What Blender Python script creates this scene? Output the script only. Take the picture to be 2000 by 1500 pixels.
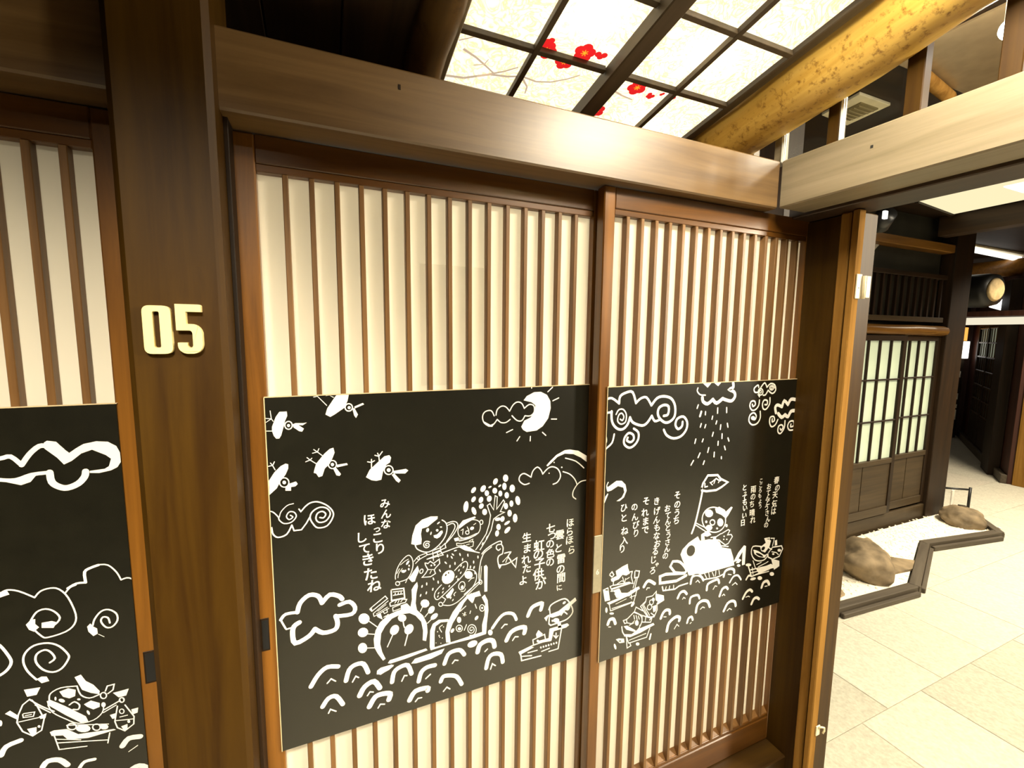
import bpy, bmesh, math, random
from mathutils import Vector, Matrix, noise
from mathutils.geometry import tessellate_polygon
random.seed(7)
SC = bpy.context.scene
for o in list(bpy.data.objects):
    bpy.data.objects.remove(o)
COL = SC.collection
R = math.radians

# ------------------------------------------------------------------ camera
cam = bpy.data.cameras.new('camera'); camo = bpy.data.objects.new('camera', cam); COL.objects.link(camo)
cam.sensor_width = 36.0; cam.lens = 15.4643; cam.clip_start = .02
camo.matrix_world = Matrix([[0.919286, 0.033674, -0.392146, 0.0], [-0.39345, 0.105134, -0.913315, -1.05], [0.010473, 0.993888, 0.109897, 1.6], [0, 0, 0, 1]])
SC.camera = camo

# ------------------------------------------------------------------ world, lights, exposure
w = bpy.data.worlds.new('world'); SC.world = w; w.use_nodes = True
bg = w.node_tree.nodes['Background']; bg.inputs[0].default_value = (1, .84, .56, 1); bg.inputs[1].default_value = .07
SC.view_settings.view_transform = 'Standard'; SC.view_settings.look = 'None'
SC.view_settings.exposure = 0.75; SC.view_settings.gamma = 1.0; SC.view_settings.use_curve_mapping = False

def area(name, loc, target, sx, sy, power, col=(1, .86, .62), spread=180):
    L = bpy.data.lights.new(name, 'AREA'); L.shape = 'RECTANGLE'; L.size = sx; L.size_y = sy; L.energy = power; L.color = col
    L.spread = R(spread)
    o = bpy.data.objects.new(name, L); COL.objects.link(o); o.location = loc
    o.rotation_euler = (Vector(target) - Vector(loc)).to_track_quat('-Z', 'Y').to_euler()
    return o
def point(name, loc, power, rad=.05, col=(1, .86, .62)):
    L = bpy.data.lights.new(name, 'POINT'); L.energy = power; L.shadow_soft_size = rad; L.color = col
    o = bpy.data.objects.new(name, L); COL.objects.link(o); o.location = loc
    return o
WARM = (1, .88, .66)
area('passage_fill', (1.0, -1.25, 2.5), (1.0, -.75, 0), .5, .4, 26, WARM, 100)  # unseen fill added overhead, its narrow spread keeps the top dark
area('passage_fill', (-.25, -1.5, 2.45), (-.45, 0, .75), .3, .25, 6.5, WARM, 58)  # second added fill, lifts the prints on the left board
area('lintel_fill', (1.0, -.62, 2.37), (1.0, -.38, 1.6), .5, .16, 14, (1, .91, .72))  # added below the panel, out of view, to light the lintel
area('corridor_light', (2.7, -1.15, 2.56), (2.3, -.9, 0), .8, .5, 31, WARM, 150)
area('corridor_light', (4.4, -.35, 2.55), (4.4, -.2, 0), .7, .45, 40, WARM, 115)  # unseen light added to brighten floor and gravel
area('corridor_light', (6.2, .2, 2.55), (6.2, .2, 0), .7, .45, 45, WARM, 140)  # another unseen light, put in for the bright far floor
area('corridor_light', (7.6, .6, 2.5), (7.6, .6, 0), .9, .6, 90, WARM, 140)  # extra light added to lift the dark end of the corridor
area('door_fill', (3.9, -2.45, 2.25), (.9, 0, .9), .4, .4, 40, WARM, 110)  # unseen fill added to light the doors from the right
area('room_backlight', (.70, .78, 1.15), (.70, 0, 1.10), 1.5, 1.9, 36, (1, .93, .76))          # the lit room behind the middle and right doors
area('room_backlight', (-.9, .78, 1.0), (-.9, 0, .95), .7, 1.6, 7, (1, .95, .80))          # added behind the left door to brighten its paper
point('bulb_light', (1.70, -.41, 2.42), 26, .03, (1, .93, .78))

# ------------------------------------------------------------------ materials
def newmat(name):
    m = bpy.data.materials.new(name); m.use_nodes = True; nt = m.node_tree; nt.nodes.clear()
    out = nt.nodes.new('ShaderNodeOutputMaterial'); return m, nt, out
def N(nt, t, **kw):
    n = nt.nodes.new(t)
    for k, v in kw.items(): setattr(n, k, v)
    return n
def principled(nt, out, rough, spec=.5):
    b = N(nt, 'ShaderNodeBsdfPrincipled'); b.inputs['Roughness'].default_value = rough
    b.inputs['Specular IOR Level'].default_value = spec
    nt.links.new(b.outputs[0], out.inputs[0]); return b
def plain(name, col, rough=.6, spec=.5, var=.12, scale=12, metal=0.0):
    m, nt, out = newmat(name); b = principled(nt, out, rough, spec); b.inputs['Metallic'].default_value = metal
    tc = N(nt, 'ShaderNodeTexCoord'); nz = N(nt, 'ShaderNodeTexNoise'); nz.inputs['Scale'].default_value = scale; nz.inputs['Detail'].default_value = 4
    nt.links.new(tc.outputs['Object'], nz.inputs['Vector'])
    cr = N(nt, 'ShaderNodeValToRGB'); cr.color_ramp.elements[0].position = .3; cr.color_ramp.elements[1].position = .7
    cr.color_ramp.elements[0].color = tuple(c*(1-var) for c in col)+(1,); cr.color_ramp.elements[1].color = tuple(min(1, c*(1+var)) for c in col)+(1,)
    nt.links.new(nz.outputs['Fac'], cr.inputs[0]); nt.links.new(cr.outputs[0], b.inputs['Base Color'])
    return m
def wood(name, dark, light, axis='Z', rough=.4, spec=.5, scale=1.0, bump=.08, blotch=0.0, coat=0.0):
    m, nt, out = newmat(name); b = principled(nt, out, rough, spec); b.inputs['Coat Weight'].default_value = coat; b.inputs['Coat Roughness'].default_value = .25
    tc = N(nt, 'ShaderNodeTexCoord'); oi = N(nt, 'ShaderNodeObjectInfo')
    mp = N(nt, 'ShaderNodeMapping'); s = [26*scale]*3; s['XYZ'.index(axis)] = 1.3*scale; mp.inputs['Scale'].default_value = s
    ad = N(nt, 'ShaderNodeVectorMath', operation='ADD'); mu = N(nt, 'ShaderNodeVectorMath', operation='SCALE'); mu.inputs[0].default_value = (7.3, 3.1, 5.7)
    nt.links.new(oi.outputs['Random'], mu.inputs['Scale']); nt.links.new(tc.outputs['Object'], ad.inputs[0]); nt.links.new(mu.outputs[0], ad.inputs[1])
    nt.links.new(ad.outputs[0], mp.inputs['Vector'])
    nz = N(nt, 'ShaderNodeTexNoise'); nz.inputs['Scale'].default_value = 1.0; nz.inputs['Detail'].default_value = 6; nz.inputs['Roughness'].default_value = .62; nz.inputs['Distortion'].default_value = .6
    nt.links.new(mp.outputs[0], nz.inputs['Vector'])
    cr = N(nt, 'ShaderNodeValToRGB'); cr.color_ramp.elements[0].position = .32; cr.color_ramp.elements[1].position = .72
    cr.color_ramp.elements[0].color = dark+(1,); cr.color_ramp.elements[1].color = light+(1,)
    nt.links.new(nz.outputs['Fac'], cr.inputs[0]); col = cr.outputs[0]
    if blotch:
        n2 = N(nt, 'ShaderNodeTexNoise'); n2.inputs['Scale'].default_value = 22; n2.inputs['Detail'].default_value = 5; n2.inputs['Roughness'].default_value = .7
        nt.links.new(ad.outputs[0], n2.inputs['Vector'])
        r2 = N(nt, 'ShaderNodeValToRGB'); r2.color_ramp.elements[0].position = .52; r2.color_ramp.elements[1].position = .66
        nt.links.new(n2.outputs['Fac'], r2.inputs[0])
        mx = N(nt, 'ShaderNodeMix', data_type='RGBA'); mx.inputs[0].default_value = blotch
        ml = N(nt, 'ShaderNodeMath', operation='MULTIPLY'); ml.inputs[1].default_value = blotch
        nt.links.new(r2.outputs[0], ml.inputs[0]); nt.links.new(ml.outputs[0], mx.inputs[0])
        nt.links.new(col, mx.inputs[6]); mx.inputs[7].default_value = tuple(c*.35 for c in dark)+(1,); col = mx.outputs[2]
    nt.links.new(col, b.inputs['Base Color'])
    bp = N(nt, 'ShaderNodeBump'); bp.inputs['Strength'].default_value = bump; bp.inputs['Distance'].default_value = .002
    nt.links.new(nz.outputs['Fac'], bp.inputs['Height']); nt.links.new(bp.outputs[0], b.inputs['Normal'])
    return m
def glow(name, col, strength):
    m, nt, out = newmat(name); e = N(nt, 'ShaderNodeEmission'); e.inputs[0].default_value = col+(1,); e.inputs[1].default_value = strength
    nt.links.new(e.outputs[0], out.inputs[0]); return m

D0, D1 = (.026, .010, .0004), (.060, .028, .0016)          # dark stained timber
WX = wood('dark_timber_x', D0, D1, 'X', .42); WY = wood('dark_timber_y', D0, D1, 'Y', .42); WZ = wood('dark_timber_z', D0, D1, 'Z', .48, spec=.18)
BX = wood('beam_timber_x', (.095, .048, .013), (.20, .115, .040), 'X', .42, spec=.9, bump=.15); BY = wood('beam_timber_y', (.17, .135, .08), (.27, .22, .145), 'Y', .45, bump=.2)  # BY is kept pale: the panel's sheen is put into its colour
SX = wood('door_timber_x', (.07, .026, .004), (.16, .062, .009), 'X', .33); SZ = wood('door_timber_z', (.10, .037, .004), (.24, .095, .011), 'Z', .33)
KZ = wood('slat_timber_z', (.11, .050, .012), (.26, .13, .042), 'Z', .45)
NX = wood('deep_brown_timber_x', (.010, .005, .0015), (.028, .013, .004), 'X', .55, spec=.25); NY = wood('deep_brown_timber_y', (.020, .010, .004), (.055, .028, .010), 'Y', .5); NZ = wood('deep_brown_timber_z', (.010, .005, .0015), (.028, .013, .004), 'Z', .55, spec=.25)  # darkest brown timber tones
FW = wood('facade_timber_x', (.030, .018, .007), (.065, .042, .018), 'X', .55, spec=.3)
OX = wood('honey_timber_x', (.15, .058, .007), (.30, .13, .020), 'X', .4); OZ = wood('honey_timber_z', (.18, .085, .016), (.36, .19, .045), 'Z', .8, spec=.04)
LOG = wood('polished_log', (.40, .22, .030), (.66, .43, .10), 'Y', .42, blotch=.9, scale=.6)
def bark_band(m):
    nt = m.node_tree; n2 = [n for n in nt.nodes if n.type == 'TEX_NOISE' and abs(n.inputs['Scale'].default_value-22) < .1][0]; n2.inputs['Scale'].default_value = 55; n2.inputs['Detail'].default_value = 8
    ml = [n for n in nt.nodes if n.type == 'MATH'][0]; tc = [n for n in nt.nodes if n.type == 'TEX_COORD'][0]
    dp = N(nt, 'ShaderNodeVectorMath', operation='DOT_PRODUCT'); dp.inputs[1].default_value = (-6.2, 0, -8.2); nt.links.new(tc.outputs['Object'], dp.inputs[0])
    n3 = N(nt, 'ShaderNodeTexNoise'); n3.inputs['Scale'].default_value = 9; nt.links.new(tc.outputs['Object'], n3.inputs['Vector'])
    ad = N(nt, 'ShaderNodeMath', operation='MULTIPLY_ADD'); ad.inputs[1].default_value = .35; nt.links.new(n3.outputs['Fac'], ad.inputs[0]); nt.links.new(dp.outputs['Value'], ad.inputs[2])
    rp = N(nt, 'ShaderNodeValToRGB'); rp.color_ramp.elements[0].position = .93; rp.color_ramp.elements[0].color = (0, 0, 0, 1); rp.color_ramp.elements[1].position = 1.06 if False else 1.0
    nt.links.new(ad.outputs[0], rp.inputs[0]); m2 = N(nt, 'ShaderNodeMath', operation='MULTIPLY'); nt.links.new(ml.outputs[0], m2.inputs[0]); nt.links.new(rp.outputs[0], m2.inputs[1])
    mx = [n for n in nt.nodes if n.type == 'MIX'][0]; nt.links.new(m2.outputs[0], mx.inputs[0]); mx.inputs[7].default_value = (.16, .065, .006, 1)
bark_band(LOG); HDL = wood('old_gold_log', (.10, .042, .006), (.22, .10, .018), 'X', .3); LB = wood('lattice_timber', (.04, .026, .012), (.08, .055, .03), 'Y', .5); LOGD = wood('old_dark_log', (.055, .028, .007), (.15, .08, .02), 'Y', .5, blotch=.6, scale=.7)
def shoji_paper():
    m, nt, out = newmat('white_paper'); nz = N(nt, 'ShaderNodeTexNoise'); nz.inputs['Scale'].default_value = 5; cr = N(nt, 'ShaderNodeValToRGB')
    cr.color_ramp.elements[0].color = (.85, .80, .69, 1); cr.color_ramp.elements[1].color = (.92, .88, .78, 1); nt.links.new(nz.outputs['Fac'], cr.inputs[0])
    d = N(nt, 'ShaderNodeBsdfDiffuse'); tr = N(nt, 'ShaderNodeBsdfTranslucent'); mx = N(nt, 'ShaderNodeMixShader'); mx.inputs[0].default_value = .45
    nt.links.new(cr.outputs[0], d.inputs[0]); nt.links.new(cr.outputs[0], tr.inputs[0]); nt.links.new(d.outputs[0], mx.inputs[1]); nt.links.new(tr.outputs[0], mx.inputs[2]); nt.links.new(mx.outputs[0], out.inputs[0]); return m
PAPER = shoji_paper()
BOARD = plain('black_board', (.0085, .008, .0045), .26, 1.0, .15, 30)
PRINT = plain('white_print', (.90, .86, .78), .6, .3, .02, 40)
DIGIT = wood('pale_wood', (.80, .66, .30), (.92, .80, .42), 'Z', .5, bump=.02)
METAL = plain('brushed_metal', (.42, .38, .28), .38, .5, .08, 60, .55)
BLACK = plain('black_metal', (.010, .010, .010), .4)
CREAM = plain('cream_plastic', (.78, .70, .48), .5)
SEAM = plain('pale_board_edge', (.62, .48, .28), .6)
TILES = [plain('carpet_'+n, c, .95, .1, .13, 70) for n, c in (('ivory', (.52, .49, .40)), ('sand', (.495, .46, .375)), ('grey', (.43, .41, .33)), ('rose', (.52, .475, .39)))]
SAND = plain('white_gravel', (.86, .80, .66), .95, .1, .14, 160)
ROCK = plain('brown_stone', (.21, .155, .09), .8, .3, .5, 9)
KERB = wood('kerb_timber', (.055, .042, .028), (.10, .08, .055), 'X', .6, spec=.3)
FROST = plain('frosted_glass', (.50, .58, .44), .25, .5, .08, 4)
FROST.node_tree.nodes['Principled BSDF'].inputs['Emission Color'].default_value = (.80, .86, .62, 1); FROST.node_tree.nodes['Principled BSDF'].inputs['Emission Strength'].default_value = .10  # faint glow added to brighten the panes
DARKW = plain('dark_plaster', (.030, .027, .018), .8, .3, .2, 5)
MAROON = wood('maroon_panel_z', (.035, .012, .008), (.08, .028, .016), 'Z', .5, spec=.3)
BOXIN = plain('grey_box_inside', (.25, .24, .20), .9, .1)
WHITEP = plain('white_card', (.85, .80, .70), .7)

def washi():
    m, nt, out = newmat('backlit_washi')
    tc = N(nt, 'ShaderNodeTexCoord'); oi = N(nt, 'ShaderNodeObjectInfo'); ad = N(nt, 'ShaderNodeVectorMath', operation='ADD'); mu = N(nt, 'ShaderNodeVectorMath', operation='SCALE'); mu.inputs[0].default_value = (5, 9, 2)
    nt.links.new(oi.outputs['Random'], mu.inputs['Scale']); nt.links.new(tc.outputs['Object'], ad.inputs[0]); nt.links.new(mu.outputs[0], ad.inputs[1])
    nz = N(nt, 'ShaderNodeTexNoise'); nz.inputs['Scale'].default_value = 16; nz.inputs['Detail'].default_value = 8; nz.inputs['Distortion'].default_value = 3.5
    nt.links.new(ad.outputs[0], nz.inputs['Vector'])
    cr = N(nt, 'ShaderNodeValToRGB'); e = cr.color_ramp.elements
    e[0].position = .44; e[0].color = (1, .94, .78, 1); e[1].position = .56; e[1].color = (1, .94, .78, 1)
    x = e.new(.50); x.color = (.86, .72, .44, 1)
    nt.links.new(nz.outputs['Fac'], cr.inputs[0])
    em = N(nt, 'ShaderNodeEmission'); em.inputs[1].default_value = .40; nt.links.new(cr.outputs[0], em.inputs[0])
    tr = N(nt, 'ShaderNodeBsdfTranslucent'); nt.links.new(cr.outputs[0], tr.inputs[0])
    ds = N(nt, 'ShaderNodeAddShader'); nt.links.new(em.outputs[0], ds.inputs[0]); nt.links.new(tr.outputs[0], ds.inputs[1])
    nt.links.new(ds.outputs[0], out.inputs[0]); return m
WASHI = washi()
def onwashi(name, col, st):
    m, nt, out = newmat(name); em = N(nt, 'ShaderNodeEmission'); em.inputs[0].default_value = col+(1,); em.inputs[1].default_value = st
    df = N(nt, 'ShaderNodeBsdfDiffuse'); df.inputs[0].default_value = col+(1,); a = N(nt, 'ShaderNodeAddShader')
    nt.links.new(em.outputs[0], a.inputs[0]); nt.links.new(df.outputs[0], a.inputs[1]); nt.links.new(a.outputs[0], out.inputs[0]); return m
PETAL = onwashi('red_petal', (.80, .020, .022), .45); STAMEN = onwashi('yellow_stamen', (.95, .42, .03), .5); TWIG = onwashi('grey_twig', (.62, .50, .37), .48)
def glass(name):
    m, nt, out = newmat(name); g = N(nt, 'ShaderNodeBsdfGlossy'); g.inputs['Roughness'].default_value = .0; t = N(nt, 'ShaderNodeBsdfTransparent'); t.inputs[0].default_value = (.96, .97, .95, 1)
    fr = N(nt, 'ShaderNodeFresnel'); fr.inputs[0].default_value = 1.10; mx = N(nt, 'ShaderNodeMixShader')
    nt.links.new(fr.outputs[0], mx.inputs[0]); nt.links.new(t.outputs[0], mx.inputs[1]); nt.links.new(g.outputs[0], mx.inputs[2]); nt.links.new(mx.outputs[0], out.inputs[0]); return m
def patch():
    m, nt, out = newmat('thin_patch'); d = N(nt, 'ShaderNodeBsdfDiffuse'); d.inputs[0].default_value = (.8, .74, .62, 1); t = N(nt, 'ShaderNodeBsdfTransparent'); mx = N(nt, 'ShaderNodeMixShader'); mx.inputs[0].default_value = .09
    nt.links.new(t.outputs[0], mx.inputs[1]); nt.links.new(d.outputs[0], mx.inputs[2]); nt.links.new(mx.outputs[0], out.inputs[0]); return m
PATCH = patch()
ACRYL = glass('clear_acrylic')
ACRYLE = plain('acrylic_edge', (.86, .88, .80), .25)

# ------------------------------------------------------------------ builders
BASE = {}            # world position of every object's origin (parents are never scaled)
ROT = {}
def link(o, parent=None):
    COL.objects.link(o)
    if parent is not None: o.parent = parent
    return o
def empty(name, loc, label=None, cat=None, group=None, rot=None, kind=None):
    o = bpy.data.objects.new(name, None); o.empty_display_size = .1; link(o); o.location = loc
    if rot: o.rotation_euler = rot
    BASE[o.name] = Vector((0, 0, 0)) if rot else Vector(loc); tag(o, label, cat, group, kind); return o
def tag(o, label=None, cat=None, group=None, kind=None):
    if label: o['label'] = label
    if cat: o['category'] = cat
    if group: o['group'] = group
    if kind: o['kind'] = kind
    return o
def place(o, at, parent):
    at = Vector(at); base = BASE[parent.name] if parent is not None else Vector((0, 0, 0))
    link(o, parent); o.location = at - base; BASE[o.name] = at; return o
def mesh_from(bm, name, mats, smooth=False):
    me = bpy.data.meshes.new(name); bm.normal_update(); bm.to_mesh(me); bm.free()
    for m in (mats if isinstance(mats, (list, tuple)) else [mats]): me.materials.append(m)
    if smooth:
        for p in me.polygons: p.use_smooth = True
    return me
def box_bm(sx, sy, sz, bev=.002):
    bm = bmesh.new(); bmesh.ops.create_cube(bm, size=1)
    for v in bm.verts: v.co = Vector((v.co.x*sx, v.co.y*sy, v.co.z*sz))
    b = min(bev, .3*min(sx, sy, sz))
    if b > 1e-5: bmesh.ops.bevel(bm, geom=bm.edges[:], offset=b, segments=1, affect='EDGES', profile=.5)
    return bm
def box(name, x0, x1, y0, y1, z0, z1, mat, parent=None, bev=.002, **tags):
    me = mesh_from(box_bm(x1-x0, y1-y0, z1-z0, bev), name, mat)
    o = bpy.data.objects.new(name, me); place(o, ((x0+x1)/2, (y0+y1)/2, (z0+z1)/2), parent)
    if tags: tag(o, **tags)
    return o
def again(o, at, parent):
    c = o.copy(); return place(c, at, parent)
def struct(o): o['kind'] = 'structure'; return o
def tube_bm(pts, rad, seg=14, wob=0.0, sd=0, caps=True):
    bm = bmesh.new(); rings = []; n = len(pts)
    for i, p in enumerate(pts):
        p = Vector(p); t = (Vector(pts[min(i+1, n-1)]) - Vector(pts[max(i-1, 0)])).normalized()
        a = t.cross(Vector((0, 0, 1)) if abs(t.z) < .9 else Vector((1, 0, 0))).normalized(); b = t.cross(a)
        r = rad[i] if isinstance(rad, (list, tuple)) else rad; ring = []
        for j in range(seg):
            th = 2*math.pi*j/seg; q = p + (a*math.cos(th) + b*math.sin(th))*r
            k = 1 + wob*noise.noise(q*4.0 + Vector((sd, 0, 0)))
            ring.append(bm.verts.new(p + (q-p)*k))
        rings.append(ring)
    for i in range(n-1):
        for j in range(seg): bm.faces.new((rings[i][j], rings[i][(j+1) % seg], rings[i+1][(j+1) % seg], rings[i+1][j]))
    if caps:
        bm.faces.new(rings[0]); bm.faces.new(rings[-1][::-1])
    bmesh.ops.recalc_face_normals(bm, faces=bm.faces[:]); return bm
def tube(name, pts, rad, mat, parent=None, seg=14, wob=0, sd=0, **tags):
    c = sum((Vector(p) for p in pts), Vector())/len(pts)
    bm = tube_bm([Vector(p)-c for p in pts], rad, seg, wob, sd)
    o = bpy.data.objects.new(name, mesh_from(bm, name, mat, True)); place(o, c, parent)
    if tags: tag(o, **tags)
    return o
def prism(name, pts, axis, a0, a1, mat, parent=None, bev=0.0, **tags):
    """polygon pts in the two other axes, extruded along axis ('x','y','z') from a0 to a1"""
    bm = bmesh.new(); ax = 'xyz'.index(axis); others = [i for i in range(3) if i != ax]
    cen = [0, 0, 0]; cen[ax] = (a0+a1)/2
    for k in range(2): cen[others[k]] = (max(p[k] for p in pts)+min(p[k] for p in pts))/2
    def v(p, a):
        q = [0, 0, 0]; q[others[0]] = p[0]; q[others[1]] = p[1]; q[ax] = a
        return bm.verts.new(Vector(q)-Vector(cen))
    A = [v(p, a0) for p in pts]; B = [v(p, a1) for p in pts]; n = len(pts)
    bm.faces.new(A); bm.faces.new(B[::-1])
    for i in range(n): bm.faces.new((A[i], B[i], B[(i+1) % n], A[(i+1) % n]))
    bmesh.ops.recalc_face_normals(bm, faces=bm.faces[:])
    if bev: bmesh.ops.bevel(bm, geom=[e for e in bm.edges], offset=bev, segments=2, affect='EDGES', profile=.5)
    o = bpy.data.objects.new(name, mesh_from(bm, name, mat)); place(o, cen, parent)
    if tags: tag(o, **tags)
    return o

# ------------------------------------------------------------------ flat print on the boards
def smooth(pts, closed):
    n = len(pts)
    if n < 3: return pts
    out = []
    for i in range(n if closed else n-1):
        g = (lambda j: pts[j % n]) if closed else (lambda j: pts[min(max(j, 0), n-1)])
        p0, p1, p2, p3 = g(i-1), g(i), g(i+1), g(i+2); m = 3
        for k in range(m):
            t = k/m
            out.append(tuple(.5*((2*p1[a]) + (p2[a]-p0[a])*t + (2*p0[a]-5*p1[a]+4*p2[a]-p3[a])*t*t + (3*p1[a]-p0[a]-3*p2[a]+p3[a])*t**3) for a in (0, 1)))
    if not closed: out.append(pts[-1])
    return out
def ribbon(bm, pts, w, closed, y, W, H, mi=0):
    P = [Vector((p[0], p[1], 0)) for p in pts]; n = len(P); h = w/2
    L = []; Rr = []
    for i in range(n):
        a = P[(i-1) % n] if closed or i else P[i]; b = P[(i+1) % n] if closed or i < n-1 else P[i]
        d1 = (P[i]-a); d2 = (b-P[i]); d1 = d1.normalized() if d1.length > 1e-6 else d2.normalized(); d2 = d2.normalized() if d2.length > 1e-6 else d1
        t = (d1+d2); t = t.normalized() if t.length > 1e-3 else d1
        nn = Vector((-t.y, t.x, 0)); c = max(.55, nn.dot(Vector((-d1.y, d1.x, 0))))
        L.append(P[i]+nn*h/c); Rr.append(P[i]-nn*h/c)
    def V(q): return bm.verts.new((min(max(q.x, .5), W-.5)/1000, y, -min(max(q.y, .5), H-.5)/1000))
    LV = [V(q) for q in L]; RV = [V(q) for q in Rr]
    for i in range(n if closed else n-1):
        j = (i+1) % n
        try: bm.faces.new((LV[i], LV[j], RV[j], RV[i])).material_index = mi
        except ValueError: pass
    if not closed:
        for e, s in ((0, -1), (n-1, 1)):                    # round ends
            d = (P[e]-P[e-s*1]).normalized() if n > 1 else Vector((1, 0, 0)); nn = Vector((-d.y, d.x, 0))
            arc = [P[e] + (nn*math.cos(a)+d*math.sin(a))*h for a in [math.pi*k/5 for k in range(6)]]
            try: bm.faces.new([V(q) for q in arc]).material_index = mi
            except ValueError: pass
def poly(bm, pts, y, W, H, mi=0):
    q = [Vector((min(max(p[0], .5), W-.5)/1000, -min(max(p[1], .5), H-.5)/1000, 0)) for p in pts]
    vs = [bm.verts.new((p.x, y, p.y)) for p in q]
    for tri in tessellate_polygon([q]):
        a, b, c = (q[i] for i in tri)
        if abs((b-a).cross(c-a).z) < 1e-10: continue
        try: bm.faces.new([vs[i] for i in tri]).material_index = mi
        except ValueError: pass
def face_front(bm):
    for f in bm.faces:
        f.normal_update()
        if f.normal.y > 0: f.normal_flip()
def drawings(board, ox, oz, y, W, H, items):
    for name, its in items:
        bm = bmesh.new(); n = 0
        for t, wd, pts in its:
            n += 1; yy = -.0002 - .000012*n
            if t == 'f': poly(bm, pts, yy, W, H)
            elif t == 'k': poly(bm, pts, yy-.0004, W, H, 1)
            elif t == 's': ribbon(bm, smooth(pts, False), wd, False, yy, W, H)
            elif t == 'l': ribbon(bm, pts, wd, False, yy, W, H)
            elif t == 'c': ribbon(bm, smooth(pts, True), wd, True, yy, W, H)
        face_front(bm)
        o = bpy.data.objects.new(name, mesh_from(bm, name, [PRINT, BOARD])); place(o, (ox, y, oz), board)
def writing(board, ox, oz, y, cols):
    dg = bpy.context.evaluated_depsgraph_get()
    for chars in cols:
        bm = bmesh.new()
        for ch, u, v, h in chars:
            cu = bpy.data.curves.new('glyph', 'FONT'); cu.body = ch; cu.size = 1; cu.align_x = 'CENTER'; cu.align_y = 'CENTER'; cu.offset = .016; cu.resolution_u = 3
            ob = bpy.data.objects.new('glyph', cu); COL.objects.link(ob)
            bpy.context.view_layer.update(); me = bpy.data.meshes.new_from_object(ob.evaluated_get(bpy.context.evaluated_depsgraph_get()))
            vs = [vv.co.copy() for vv in me.vertices]
            if vs:
                cx = (max(a.x for a in vs)+min(a.x for a in vs))/2; cy = (max(a.y for a in vs)+min(a.y for a in vs))/2
                sh = random.uniform(-.12, .12); k = h/1000
                nv = [bm.verts.new(((u/1000) + (a.x-cx + sh*(a.y-cy))*k*1.05, -.0003, -v/1000 + (a.y-cy)*k*1.05)) for a in vs]
                for p in me.polygons:
                    try: bm.faces.new([nv[i] for i in p.vertices])
                    except ValueError: pass
            bpy.data.objects.remove(ob); bpy.data.curves.remove(cu); bpy.data.meshes.remove(me)
        face_front(bm)
        o = bpy.data.objects.new('writing', mesh_from(bm, 'writing', PRINT)); place(o, (ox, y, oz), board)

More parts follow.
